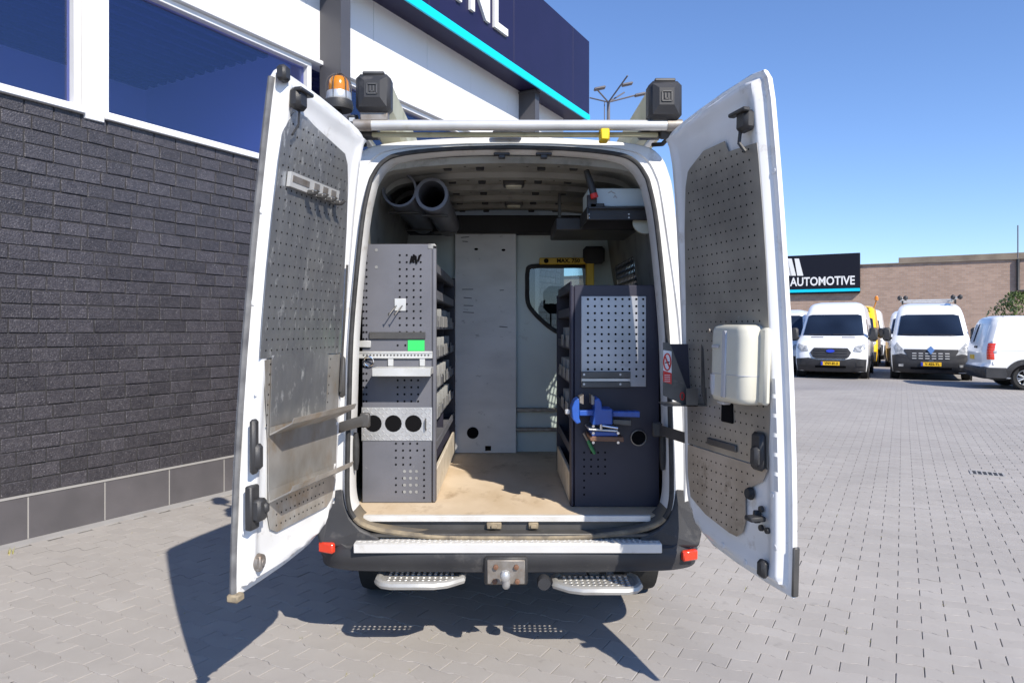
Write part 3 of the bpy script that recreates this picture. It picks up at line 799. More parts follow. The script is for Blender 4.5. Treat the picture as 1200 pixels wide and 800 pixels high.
# bulkhead with window
wo = [(.154, 1.98), (.156, 2.09), (.19, 2.13), (.40, 2.133), (.60, 2.13), (.64, 2.09), (.645, 1.87), (.64, 1.66), (.60, 1.617), (.43, 1.617), (.36, 1.64), (.27, 1.71), (.185, 1.80), (.156, 1.87)]
wo = catmull(wo + [wo[0]], 57)[:-1]
cx_, cz_ = .40, 1.87
def ray_rect(x, z, x0, x1, z0, z1):
    dx, dz = x - cx_, z - cz_; t = 1e9
    if dx > 1e-9: t = min(t, (x1 - cx_) / dx)
    if dx < -1e-9: t = min(t, (x0 - cx_) / dx)
    if dz > 1e-9: t = min(t, (z1 - cz_) / dz)
    if dz < -1e-9: t = min(t, (z0 - cz_) / dz)
    return (cx_ + dx * t, cz_ + dz * t)
rc = [ray_rect(x, z, -.86, .86, .70, 2.40) for x, z in wo]
b = MB(); b.ring([[(x, 1.93, z) for x, z in rc], [(x, 1.93, z) for x, z in wo]])
b.add([(-.86, 1.932, .70), (.86, 1.932, .70), (-.86, 1.932, 1.0), (-.86, 1.932, 2.40), (.86, 1.932, 2.40), (.86, 1.932, 1.0)], [])
bk = b.build('bulkhead', 'bulkhead', van, smooth=0)
crn = MB()
for (x, z) in ((-.86, .70), (.86, .70), (-.86, 2.40), (.86, 2.40)):
    crn.box((x * .9, 1.945, z + (.12 if z < 1 else -.12)), (.35, .012, .32))
crn.build('corner_plate', 'bulkhead', bk, smooth=0)
MB().tube([(x, 1.925, z) for x, z in wo], .017, 8, closed=True).build('window_gasket', 'rubber', bk)
MB().add([(x, 1.935, z) for x, z in wo], [list(range(len(wo)))]).build('window_pane', 'glass_cab', bk, smooth=0)
for py in (480, 503):
    p, q = at(603, py, 1.90), at(668, py, 1.90)
    MB().box(((p.x + q.x) / 2, 1.905, p.z), (q.x - p.x, .035, .028), .004).build('lashing_rail', 'steel_dull', bk)
# cab: seats behind the window
for x in (.44, -.40, -.02):
    s_ = MB(); s_.box((x, 2.62, 1.28), (.44, .16, .70), .06); s_.box((x, 2.60, 1.90), (.25, .12, .24), .05); s_.tube([(x - .06, 2.6, 1.6), (x - .06, 2.6, 1.82)], .008, 6); s_.tube([(x + .06, 2.6, 1.6), (x + .06, 2.6, 1.82)], .008, 6); s_.box((x, 2.9, .98), (.46, .5, .16), .05)
    s_.build('cab_seat', 'seat_dark', van)
MB().box((0, 4.9, 1.25), (1.7, .45, .3), .08).build('dashboard', 'seat_dark', van)
MB().box((0, 3.6, .62), (1.8, 3.2, .04)).build('cab_floor', 'seat_dark', van)
# load floor
MB().box((0, .995, .69), (1.74, 1.87, .022), .003).build('load_floor', 'ply', van)
p, q = at(426, 602, .05), at(762, 602, .05)
MB().box(((p.x + q.x) / 2, .050, .688), (q.x - p.x, .026, .032), .003).build('floor_edge_strip', 'strip_white', van)
si = MB(); si.box((0, .085, .648), (1.56, .05, .05), .004); si.box((0, .04, .618), (1.46, .11, .02), .004)
sil = si.build('sill', 'steel_dark', van)
for px in (579, 625):
    p = at(px, 613, .05); k = MB(); k.box((p.x, .05, .652), (.075 if px < 600 else .05, .03, .034), .004); k.box((p.x, .034, .650), (.03, .02, .018), .003); k.build('door_striker', 'seal_dirty', sil)
# interior jamb details: black oval grommets
for s_ in (-1, 1):
    pts = [(s_ * .783, .066, z) for z in (.93, .98, 1.03, 1.08, 1.12)]
    MB().tube(pts, [.010, .016, .017, .016, .010], 8).build('jamb_grommet', 'rubber', van)

# bumper
bp = [(-.975, .66), (-.985, .34), (-.976, .16), (-.945, .06), (-.88, -.005), (-.76, -.038), (-.5, -.056), (0, -.064)]
bp = catmull(bp, 28); bp = bp + [(-x, y) for x, y in reversed(bp[:-1])]
def nrm(i):
    a, c = bp[max(i - 1, 0)], bp[min(i + 1, len(bp) - 1)]; t = Vector((c[0] - a[0], c[1] - a[1])).normalized(); return Vector((t.y, -t.x))
def bsec(x):
    s_ = min(1, max(0, (abs(x) - .80) / .14)); top = .580 + .10 * s_ * s_ * (3 - 2 * s_)
    return [(-.16, .445), (-.04, .437), (-.004, .452), (.0, .482), (.006, .492), (.006, .54), (.0, .55), (.0, top - .02), (-.02, top), (-.16, top + .004)]
loops = []
for k in range(10):
    lp = []
    for i, (x, y) in enumerate(bp):
        n_ = nrm(i); o, z = bsec(x)[k]; lp.append((x + n_.x * o, y + n_.y * o, z))
    loops.append(lp)
bmp = MB().ring(loops, closed=False).build('bumper', 'bumper_plastic', van, smooth=35)
# rounded corner uprights running up beside the opening
for s_ in (-1, 1):
    P = [(388, 572), (402, 572), (405, 590), (412, 606), (424, 618), (446, 629), (446, 640), (376, 640), (372, 622), (379, 600)]
    P = [at(x, y, .0) for x, y in P]
    f0 = [(s_ * -p.x, -.022 + .04 * max(0, (p.z - .62) / .2), p.z) for p in P]; f1 = [(s_ * -p.x * 1.02, .16, p.z) for p in P]
    cN = MB().prism(f0, f1)
    oc = cN.build('bumper_corner', 'bumper_plastic', bmp, smooth=0)
    md = oc.modifiers.new('bevel', 'BEVEL'); md.width = .016; md.segments = 3; md.limit_method = 'ANGLE'
    # reflector
    e = at(383, 641, -.02) if s_ < 0 else at(808, 650, -.02)
    MB().box((e.x, -.020, e.z), (.086, .030, .052), .007, Matrix.Rotation(R(22 * s_), 3, 'Z')).build('reflector', 'red_lens', bmp)
    # tail lamp on the pillar
    MB().box((s_ * .915, .075, 1.02), (.085, .09, .44), .02).build('tail_lamp', 'dark_red', van)
p, q = at(416, 636, -.04), at(774, 640, -.04)
tp = MB(); tp.box(((p.x + q.x) / 2, -.005, .590), (q.x - p.x, .125, .012), .003); tp.box(((p.x + q.x) / 2, -.071, .572), (q.x - p.x, .010, .046), .003)
tpo = tp.build('bumper_plate', 'tread_alu', bmp)
tr = MB()
for i in range(56):
    for j in range(6):
        a = 1 if (i + j) % 2 else -1
        tr.box((p.x + .02 + i * (q.x - p.x - .04) / 55, -.052 + j * .020, .5965), (.019, .004, .003), .001, Matrix.Rotation(R(45 * a), 3, 'Z'))
tr.build('tread_ridges', 'tread_alu', tpo, smooth=0)['kind'] = 'stuff'
# steps with an open grip tread
for (pa, pb, yf) in ((444, 541, 690), (651, 748, 696)):
    yF, yR = -.135, .07
    zc = CZ - (yf - VPY - 4) * (yF - CY) / FPX
    xa, xb = at(pa, 0, yF + .08).x, at(pb, 0, yF + .08).x
    st = MB()
    ol = [(xa + .02, yR), (xa, yR - .04), (xa, yF + .06), (xa + .03, yF + .015), (xa + .07, yF), (xb - .13, yF), (xb - .07, yF + .02), (xb, yF + .08), (xb, yR - .04), (xb - .02, yR)]
    if pa > 600: ol = [(xa + xb - x, y) for x, y in reversed(ol)]
    st.tube([(x, y, zc) for x, y in ol], .020, 8)
    so = st.build('rear_step', 'alu_step', van)
    gt = MB(); nx, ny = 12, 4; X0, X1, Y0, Y1 = xa + .035, xb - .035, yF + .045, yR - .02
    for i in range(nx):
        for j in range(ny):
            x0, x1 = X0 + (X1 - X0) * i / nx, X0 + (X1 - X0) * (i + 1) / nx; y0, y1 = Y0 + (Y1 - Y0) * j / ny, Y0 + (Y1 - Y0) * (j + 1) / ny
            xm, ym, r_ = (x0 + x1) / 2, (y0 + y1) / 2, .0098
            sq = [(x1, ym), (x1, y1), (xm, y1), (x0, y1), (x0, ym), (x0, y0), (xm, y0), (x1, y0)]
            ci = [(xm + r_ * math.cos(k * math.pi / 4), ym + r_ * 1.1 * math.sin(k * math.pi / 4)) for k in range(8)]
            gt.ring([[(x, y, zc + .006) for x, y in sq], [(x, y, zc + .006) for x, y in ci], [(xm + (x - xm) * .8, ym + (y - ym) * .8, zc + .010) for x, y in ci]])
    # rails that tie the tread to the rim
    gt.box(((X0 + X1) / 2, Y1 + .012, zc), (X1 - X0 + .03, .024, .014)); gt.box(((X0 + X1) / 2, Y0 - .014, zc), (X1 - X0 - .04, .028, .014)); gt.box((X0 - .01, (Y0 + Y1) / 2, zc), (.02, Y1 - Y0, .014)); gt.box((X1 + .01, (Y0 + Y1) / 2, zc), (.02, Y1 - Y0, .014))
    gt.build('grip_tread', 'alu_step', so, smooth=0)
    MB().box(((xa + xb) / 2, .20, zc + .02), (.06, .3, .04), .006).build('bracket', 'steel_dark', so)
# tow hitch and socket
p = at(593, 671, -.08)
h = MB(); h.box((p.x, -.085, p.z + .008), (.185, .018, .118), .004)
ho = h.build('tow_hitch', 'steel_dull', van)
MB().box((p.x, -.07, p.z + .01), (.215, .03, .14), .01).build('hitch_recess', 'black_plastic', ho)
t = MB(); t.tube([(p.x, -.09, p.z - .035), (p.x, -.15, p.z - .035), (p.x, -.17, p.z - .02), (p.x, -.175, p.z + .0)], [.020, .020, .016, .013], 10)
t.lathe([(.001, -.028), (.018, -.022), (.025, -.008), (.025, .008), (.018, .022), (.001, .028)], Matrix.Translation((p.x - .004, -.175, p.z + .02)), 12)
t.build('tow_ball', 'alu_bright', ho)
bl = MB()
for dx, dz in ((-.05, .035), (.05, .035), (-.055, -.035), (.055, -.035)): bl.lathe([(.013, 0), (.013, .012), (.008, .014), (.001, .014)], Matrix.Translation((p.x + dx, -.094, p.z + dz)) @ Matrix.Rotation(R(90), 4, 'X'), 6)
bl.build('bolt', 'vise_brown', ho)
p = at(637, 680, -.06)
MB().lathe([(.001, .05), (.03, .05), (.034, .035), (.034, 0), (.028, -.02)], Matrix.Translation(p) @ Matrix.Rotation(R(90), 4, 'X'), 14).build('trailer_socket', 'bumper_plastic', van)
# wheels and underbody
for (x, y) in ((-.80, 1.0), (.80, 1.0), (-.84, 4.75), (.84, 4.75)):
    WMx = Matrix.Translation((x, y, .345)) @ Matrix.Rotation(R(90), 4, 'Y')
    w = MB(); w.lathe([(.20, -.10), (.30, -.112), (.335, -.10), (.345, -.06), (.345, .06), (.335, .10), (.30, .112), (.20, .10)], WMx, 32); wo_ = w.build('wheel', 'tyre', van)
    MB().lathe([(.001, .04), (.10, .05), (.19, .03), (.205, .09), (.205, -.09), (.19, -.03), (.001, -.04)], WMx, 24).build('rim', 'steel_dull', wo_)
u = MB(); u.tube([(-.8, 1.0, .36), (.8, 1.0, .36)], .05, 8); u.box((-.45, 2.5, .44), (.10, 4.8, .12)); u.box((.45, 2.5, .44), (.10, 4.8, .12)); u.box((.1, .6, .42), (.5, .5, .14), .05)
u.build('underbody', 'seat_dark', van)

# roof rack
rkk = MB()
z1 = at(600, 147, .05).z
rkk.tube([(-.70, .05, z1), (.80, .05, z1)], .0265, 14)
rck = rkk.build('roof_rack', 'alu_rail', van)
MB().tube([(-.79, .05, z1), (-.70, .05, z1)], .030, 14).build('roller_end', 'steel_dull', rck)
MB().tube([(.80, .05, z1), (.875, .05, z1)], .030, 14).build('roller_end', 'steel_dull', rck)
z2 = at(600, 158.5, .12).z
r2 = MB(); r2.box((.03, .115, z2), (1.48, .03, .022), .004); r2.box((.03, .10, z2 + .026), (1.48, .02, .010), .002)
r2.build('rear_bar', 'alu_yellowed', rck)
for y in (.9, 1.9, 2.9): MB().box((.0, y, 2.72), (1.72, .05, .03), .006).build('cross_bar', 'alu_rail', rck)
for s_ in (-1, 1):
    MB().box((s_ * .80, 1.5, 2.715), (.04, 2.9, .035), .006).build('side_rail', 'alu_rail', rck)
    MB().box((s_ * .80, .09, 2.685), (.05, .05, .12), .006, Matrix.Rotation(R(20), 3, 'X')).build('roller_bracket', 'black_plastic', rck)
    MB().box((s_ * .74, .16, 2.672), (.12, .10, .05), .01).build('rack_foot', 'black_plastic', rck)
    for y in (1.5, 2.8): MB().box((s_ * .80, y, 2.63), (.06, .08, .16), .01).build('rack_foot', 'black_plastic', rck)
    MB().tube([(s_ * .80, .05, z1), (s_ * .83, .08, z1 - .04), (s_ * .80, .15, z1 - .07), (s_ * .76, .2, z1 - .06)], .012, 6).build('cable', 'rubber', rck)
p = at(709, 157, .04); MB().box((p.x, .075, p.z + .004), (.045, .085, .068), .006).build('yellow_tape', 'yellow_tape', rck)
cap3 = at(595, 168, .12); MB().box((cap3.x, .16, 2.668), (.16, .03, .03), .006).build('third_brake_lamp', 'black_plastic', van)
# amber beacon on a bracket beside the rack
p = at(397, 103, .35)
bc_ = MB(); bc_.lathe([(.001, -.125), (.075, -.125), (.08, -.10), (.075, -.075), (.001, -.075)], Matrix.Translation(p), 20); bc_.tube([(p.x, .35, p.z - .12), (p.x + .01, .33, 2.80), (-.80, .30, 2.72)], .016, 8)
bo = bc_.build('beacon', 'black_plastic', van)
MB().lathe([(.066, -.075), (.07, -.065), (.066, -.028), (.05, -.026)], Matrix.Translation(p), 20, cap0=True, cap1=True).build('base_ring', 'alu_bright', bo)
MB().lathe([(.056, -.03), (.058, .0), (.054, .033), (.041, .054), (.02, .063), (.001, .064)], Matrix.Translation(p), 20).build('lens', 'amber', bo)
cg = MB()
for k in range(6):
    a = k * math.pi / 3 + .3
    cg.tube([p + Vector((math.cos(a) * r_, math.sin(a) * r_, z)) for r_, z in ((.068, -.07), (.068, .02), (.057, .052), (.028, .072), (.0, .075))], .0028, 5)
cg.build('wire_guard', 'steel_dark', bo)

# ------------------------------------------------------------------ rear doors
TH = {-1: R(103.4), 1: R(104.4)}
DM = {}
for s_ in (-1, 1): DM[s_] = Matrix.Translation((s_ * .878, 0, 0)) @ Matrix.Rotation(s_ * TH[s_], 4, 'Z')
DM[1] = Matrix.Translation((.878, 0, .62)) @ Matrix.Rotation(TH[1], 4, 'Z') @ Matrix.Rotation(R(1.9), 4, 'X') @ Matrix.Translation((0, 0, -.62))
OUT = [(.862, .622), (.864, 1.0), (.864, 1.6), (.862, 2.2), (.860, 2.52), (.852, 2.60), (.83, 2.635), (.75, 2.645), (.55, 2.640), (.36, 2.628), (.20, 2.614), (.085, 2.598), (.040, 2.575), (.040, 2.548), (.082, 2.495), (.096, 2.42), (.096, 2.25), (.085, 2.0), (.075, 1.6), (.07, 1.2), (.07, .98), (.082, .86), (.12, .755), (.19, .690), (.30, .655), (.50, .635), (.70, .625)]
def dens(P, n=4):
    o = []
    for a, b in zip(P, P[1:] + P[:1]):
        for k in range(n): o.append((a[0] + (b[0] - a[0]) * k / n, a[1] + (b[1] - a[1]) * k / n))
    return o
OUTD = dens(OUT)
def odist(u, z):
    best = 9
    n = len(OUT)
    for i in range(n):
        ax, az = OUT[i]; bx, bz = OUT[(i + 1) % n]; dx, dz = bx - ax, bz - az
        t = max(0, min(1, ((u - ax) * dx + (z - az) * dz) / (dx * dx + dz * dz)))
        best = min(best, (u - ax - dx * t) ** 2 + (z - az - dz * t) ** 2)
    return math.sqrt(best)
WP = [(0, .020), (.006, .022), (.024, .022), (.030, .030), (.040, .058), (.048, .064), (.078, .064), (.092, .054)]
def urange(z):
    xs = []
    n = len(OUT)
    for i in range(n):
        (ax, az), (bx, bz) = OUT[i], OUT[(i + 1) % n]
        if (az - z) * (bz - z) <= 0 and az != bz: xs.append(ax + (bx - ax) * (z - az) / (bz - az))
    return min(xs), max(xs)
ZR = [.6225, .628, .634, .642, .65, .66, .675, .69, .71, .735, .76, .80, .86] + [.92 + .1 * k for k in range(16)] + [2.45, 2.50, 2.53, 2.555, 2.575, 2.59, 2.602, 2.613, 2.622, 2.63, 2.637, 2.643]
CF = [0, .006, .024, .030, .040, .048, .078, .092, .12]
def DPt(s_, u, w, z): return (-s_ * u, rk(z) + w, z)
def door_shell(s_):
    b = MB(); loops = []
    for z in ZR:
        u0, u1 = urange(z); W = u1 - u0; row = []
        cols = [c for c in CF if c < W * .45]
        us = [u0 + c for c in cols] + [u0 + .12 + (W - .24) * k / 8 for k in range(1, 8)] * (1 if W > .4 else 0) + [u1 - c for c in reversed(cols)]
        # keep a constant count
        if len(us) != 2 * len(CF) + 7: us = [u0 + W * k / (2 * len(CF) + 6) for k in range(2 * len(CF) + 7)]
        for u in us: row.append(DPt(s_, u, interp(WP, odist(u, z)), z))
        loops.append(row)
    b.ring(loops, closed=False)
    # outer skin, slightly domed, and the hem joining both
    n = len(OUTD); c = (.48, 1.62)
    sk = []
    for f_, w in ((1, .020), (1.004, .012), (1.0, .0), (.96, -.004), (.7, -.010), (.35, -.014)):
        sk.append([DPt(s_, c[0] + (u - c[0]) * f_, w, c[1] + (z - c[1]) * f_) for u, z in OUTD])
    b.ring(sk, cap1=True)
    return b
def sheet(name, s_, rows, w, material, parent, thick=.003, nu=6, smooth=30):
    b = MB(); top = [[DPt(s_, u0 + (u1 - u0) * k / nu, w, z) for k in range(nu + 1)] for z, u0, u1 in rows]
    b.ring(top, closed=False)
    edge = [r_[0] for r_ in top] + top[-1][1:] + [r_[-1] for r_ in reversed(top[:-1])] + list(reversed(top[0][1:-1]))
    b.ring([edge, [(x, y - thick, z) for x, y, z in edge]])
    return b.build(name, material, parent, smooth=smooth, matrix=DM[s_])
def holes(name, s_, rows, w, parent, su=.04, sz=.042, r_=.0044, skip=None, margin=.03):
    b = MB(); z = rows[0][0] + (margin if rows[-1][0] > rows[0][0] else -margin); zs = sorted([r[0] for r in rows]); tab = sorted(rows)
    z = zs[0] + margin
    while z < zs[-1] - margin * .6:
        u0 = interp([(r[0], r[1]) for r in tab], z); u1 = interp([(r[0], r[2]) for r in tab], z)
        k = math.ceil((u0 + margin) / su)
        while k * su < u1 - margin:
            u = k * su
            if not (skip and skip(u, z)): discs(b, [DPt(s_, u, w + .0012, z)], r_, (1, 0, 0), (0, rk(z + .01) * 100 - rk(z) * 100, 1))
            k += 1
        z += sz
    o = b.build(name, 'hole', parent, smooth=0, matrix=DM[s_]); o['kind'] = 'stuff'; return o
doors = {}
for s_ in (-1, 1):
    doors[s_] = door_shell(s_).build('rear_door', 'door_white', van, smooth=38, matrix=DM[s_])
# --- left door fittings
s_ = -1; d = doors[s_]
rowsU = [(1.535, 0.15, 0.835), (1.7, 0.17, 0.838), (1.9, 0.188, 0.838), (2.1, 0.207, 0.836), (2.3, 0.24, 0.832), (2.4, 0.27, 0.825), (2.44, 0.305, 0.8), (2.485, 0.6, 0.77), (2.5, 0.66, 0.75)]
pu = sheet('panel_upper', s_, rowsU, .066, 'alu', d)
holes('perforation', s_, rowsU, .066, pu)
rowsL = [(0.815, 0.205, 0.64), (0.84, 0.16, 0.69), (0.9, 0.135, 0.71), (1, 0.13, 0.715), (1.2, 0.135, 0.735), (1.53, 0.15, 0.8)]
pw = sheet('panel_lower', s_, rowsL, .064, 'alu_grimy', d)
holes('perforation', s_, [(.815, .26, .64), (.84, .215, .69), (.90, .19, .71), (.99, .185, .715)], .064, pw, su=.036, sz=.045)
holes('perforation', s_, [(1.24, .19, .80), (1.535, .205, .80)], .064, pw, su=.036, sz=.04, skip=lambda u, z: .27 < u < .75)
sheet('cover_plate', s_, [(1.262, .275, .735), (1.53, .285, .755), (1.545, .30, .74)], .070, 'alu', d)
for zl, u0, u1 in ((1.245, .17, .735), (.972, .165, .715)):
    b = MB()
    sec = [(.066, zl + .03), (.068, zl - .02), (.165, zl + .030), (.172, zl + .052), (.169, zl + .053), (.162, zl + .034), (.072, zl - .012)]
    b.prism([DPt(s_, u0, w, z) for w, z in sec], [DPt(s_, u1, w, z) for w, z in sec])
    b.build('pocket_ledge', 'alu_grimy', d, smooth=0, matrix=DM[s_])
def dbox(b, s_, u, w, z, du, dw, dz, bev=.006): b.box(DPt(s_, u, w, z), (du, dw, dz), bev)
b = MB(); dbox(b, s_, .845, .072, 1.20, .040, .026, .21, .010); dbox(b, s_, .835, .085, 1.16, .045, .03, .10, .012); b.build('inner_handle', 'black_plastic', d, matrix=DM[s_])
b = MB(); dbox(b, s_, .835, .070, .965, .060, .03, .17, .006); dbox(b, s_, .825, .090, .955, .06, .05, .085, .010); dbox(b, s_, .81, .10, .96, .03, .05, .04, .008); b.build('lock_box', 'black_plastic', d, matrix=DM[s_])
b = MB(); dbox(b, s_, .775, .085, 2.535, .075, .05, .08, .014); dbox(b, s_, .765, .10, 2.565, .10, .035, .016, .004); b.tube([DPt(s_, .765, .09, 2.50), DPt(s_, .768, .095, 2.44), DPt(s_, .785, .085, 2.40)], .005, 6); b.build('upper_latch', 'black_plastic', d, matrix=DM[s_])
b = MB(); dbox(b, s_, .84, .05, 2.615, .05, .04, .06, .01); b.build('top_stop', 'black_plastic', d, matrix=DM[s_])
b = MB(); b.lathe([(.001, .03), (.012, .03), (.016, .02), (.032, .018), (.034, 0)], Matrix.Translation(DPt(s_, .775, .062, .735)) @ Matrix.Rotation(R(-90), 4, 'X'), 14); dbox(b, s_, .79, .08, .735, .02, .02, .06, .004); b.build('lower_stop', 'steel_dull', d, matrix=DM[s_])
es = [DPt(s_, .858, .012, .63 + (2.60 - .63) * k / 30) for k in range(31)]
MB().tube(es, .013, 8).build('edge_seal', 'rubber_grey', d, matrix=DM[s_])
b = MB(); dbox(b, s_, .855, .02, .622, .05, .05, .03, .006); b.build('corner_buffer', 'seal_dirty', d, matrix=DM[s_])
# hydraulic strut / cord beside the hinge
b = MB(); b.tube([DPt(s_, .185, .075, 1.95), DPt(s_, .165, .078, 1.6), DPt(s_, .155, .078, 1.35)], .006, 6); b.build('cord', 'steel_dark', d, matrix=DM[s_])
b = MB(); dbox(b, s_, .13, .070, 1.42, .035, .03, .20, .012); b.build('hinge_cover', 'steel_dark', d, matrix=DM[s_])
# --- right door fittings
s_ = 1; d = doors[s_]
rowsR = [(1.1, 0.15, 0.775), (1.3, 0.155, 0.8), (1.6, 0.17, 0.815), (1.9, 0.195, 0.82), (2.1, 0.215, 0.82), (2.3, 0.255, 0.818), (2.36, 0.285, 0.815), (2.372, 0.305, 0.62), (2.42, 0.43, 0.6)]
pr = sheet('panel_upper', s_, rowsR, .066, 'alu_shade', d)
holes('perforation', s_, rowsR, .066, pr)
rowsQ = [(0.77, 0.5, 0.555), (0.8, 0.305, 0.6), (0.85, 0.17, 0.62), (0.95, 0.145, 0.62), (1, 0.145, 0.66), (1.04, 0.145, 0.74), (1.095, 0.15, 0.775)]
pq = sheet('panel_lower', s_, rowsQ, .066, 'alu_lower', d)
holes('perforation', s_, rowsQ, .066, pq)
b = MB(); dbox(b, s_, .735, .078, 1.16, .075, .03, .15, .012); dbox(b, s_, .74, .095, 1.14, .05, .03, .08, .012); b.build('inner_handle', 'black_plastic', d, matrix=DM[s_])
b = MB(); dbox(b, s_, .505, .068, 1.287, .085, .014, .085, .004); b.build('panel_recess', 'hole', d, matrix=DM[s_])
b = MB(); dbox(b, s_, .455, .070, 1.142, .23, .014, .03, .004); b.build('slot', 'steel_dark', d, matrix=DM[s_])
b = MB(); dbox(b, s_, .775, .080, 2.45, .075, .05, .08, .014); dbox(b, s_, .765, .10, 2.485, .11, .03, .016, .004); b.tube([DPt(s_, .755, .09, 2.43), DPt(s_, .75, .10, 2.37), DPt(s_, .765, .085, 2.335)], .008, 6); b.build('upper_latch', 'black_plastic', d, matrix=DM[s_])
b = MB(); b.lathe([(.001, .02), (.02, .02), (.026, .008), (.026, 0)], Matrix.Translation(DPt(s_, .66, .064, .975)) @ Matrix.Rotation(R(-90), 4, 'X'), 14); b.build('grommet', 'rubber', d, matrix=DM[s_])
b = MB(); dbox(b, s_, .74, .10, .895, .05, .07, .02, .005); dbox(b, s_, .715, .075, .895, .02, .03, .05, .004)
for uu, zz in ((.735, .93), (.735, .855), (.775, .855)): b.lathe([(.001, .012), (.012, .012), (.013, 0)], Matrix.Translation(DPt(s_, uu, .064, zz)) @ Matrix.Rotation(R(-90), 4, 'X'), 10)
b.build('lock_pin', 'black_plastic', d, matrix=DM[s_])
b = MB(); dbox(b, s_, .755, .075, .70, .05, .035, .07, .012); b.build('lower_stop', 'black_plastic', d, matrix=DM[s_])
b = MB(); dbox(b, s_, .868, .01, .72, .012, .03, .19, .005); b.build('corner_buffer', 'steel_dark', d, matrix=DM[s_])
for k in range(6): sheet('rim_sticker', s_, [(1.02 + k * .075, .815, .84), (1.08 + k * .075, .815, .84)], .0655, 'sticker', d, thick=.001, nu=1)
for s_, P in ((-1, ((.825, 1.40), (.83, .865), (.17, .90), (.80, .68), (.845, 1.75), (.848, 2.1), (.17, 1.08))), (1, ((.80, 1.0), (.815, .80), (.16, 1.0), (.845, 2.25), (.17, 1.45), (.45, .70), (.62, .68)))):
    for u, z in P: MB().lathe([(.001, .003), (.011, .003), (.014, 0)], DM[s_] @ Matrix.Translation(DPt(s_, u, interp(WP, odist(u, z)), z)) @ Matrix.Rotation(R(-90), 4, 'X'), 10).build('body_plug', 'sticker', doors[s_])
# door check straps between pillar and door
for s_, P in ((-1, [(428, 492, .05), (410, 497, -.02), (398, 501, -.09), (384, 503, -.17)]), (1, [(770, 503, .05), (784, 507, -.02), (800, 512, -.10), (812, 515, -.17)])):
    pts = [at(x, y, q) for x, y, q in P]; b = MB()
    b.ring([[(p.x, p.y, p.z - .027), (p.x + .005, p.y - .008, p.z), (p.x, p.y, p.z + .027), (p.x + .005, p.y + .012, p.z)] for p in pts], True, True, True)
    b.box(pts[0], (.05, .03, .075), .008); b.box(pts[-1], (.03, .03, .07), .008)
    b.build('door_check_strap', 'steel_dark' if s_ < 0 else 'black_plastic', van)

# ================================================================== THINGS IN AND ON THE VAN
# square pipe carriers on the roof rack
def pipe_box(pa, pb, ya, yb, label):
    Y = .02; p, q = at(pa, yb, Y), at(pb, ya, Y); cx, cz = (p.x + q.x) / 2, (p.z + q.z) / 2; w, h = q.x - p.x, q.z - p.z
    t = empty('roof_pipe_carrier', (cx, Y, p.z))
    k = .94
    b = MB(); prof = []
    for (sx_, sz_) in ((-1, -1), (1, -1), (1, 1), (-1, 1)):
        for a in ((0, 1), (1, 0)) if sx_ * sz_ > 0 else ((1, 0), (0, 1)):
            prof.append((cx + sx_ * (w / 2 * k - .025 * a[0]), cz + sz_ * (h / 2 * k - .025 * a[1])))
    b.ring([[(x, Y + .05, z) for x, z in prof], [(x, 3.2, z) for x, z in prof]], True, True, True)
    b.build('tube', 'alu_yellowed', t, smooth=0)
    c = MB(); c.box((cx, Y + .035, cz), (w, .11, h), .022)
    o = c.build('end_cap', 'bumper_plastic', t)
    c = MB(); i0, i1 = .40, .22
    c.ring([[(cx + a * w * i0, Y - .020, cz + e * h * i0) for a, e in ((-1, -1), (1, -1), (1, 1), (-1, 1))], [(cx + a * w * i1, Y - .040, cz + e * h * i1 + .008) for a, e in ((-1, -1), (1, -1), (1, 1), (-1, 1))]], True, False, True)
    c.build('raised_face', 'bumper_plastic', o, smooth=0)
    c = MB(); s_ = .024
    for (dx, dz, sx_, sz_) in ((0, s_, 2 * s_, .006), (0, -s_, 2 * s_, .006), (s_, 0, .006, 2 * s_), (-s_, 0, .006, 2 * s_), (-.008, 0, .006, .03), (.008, 0, .006, .03), (0, -.014, .018, .006)): c.box((cx + dx, Y - .042, cz + .008 + dz), (sx_, .006, sz_))
    c.build('emblem', 'steel_dark', o, smooth=0)
    MB().box((cx, Y + .03, cz + h / 2 + .006), (w * .62, .07, .016), .004).build('clip', 'steel_dark', t)
    f = MB(); f.box((cx, .06, p.z - .018), (w * .8, .06, .05), .006); f.box((cx, 1.5, p.z - .02), (w * .8, .06, .055), .006); f.build('clamp', 'steel_dull', t)
    tag(t, label, 'pipe carrier', 'pipe carriers on the van roof')
pipe_box(417, 458, 87, 131, 'long square pipe carrier with black end cap beside the amber beacon')
pipe_box(760, 799, 95, 140, 'long square pipe carrier with black end cap on the rack side by the blue sky')

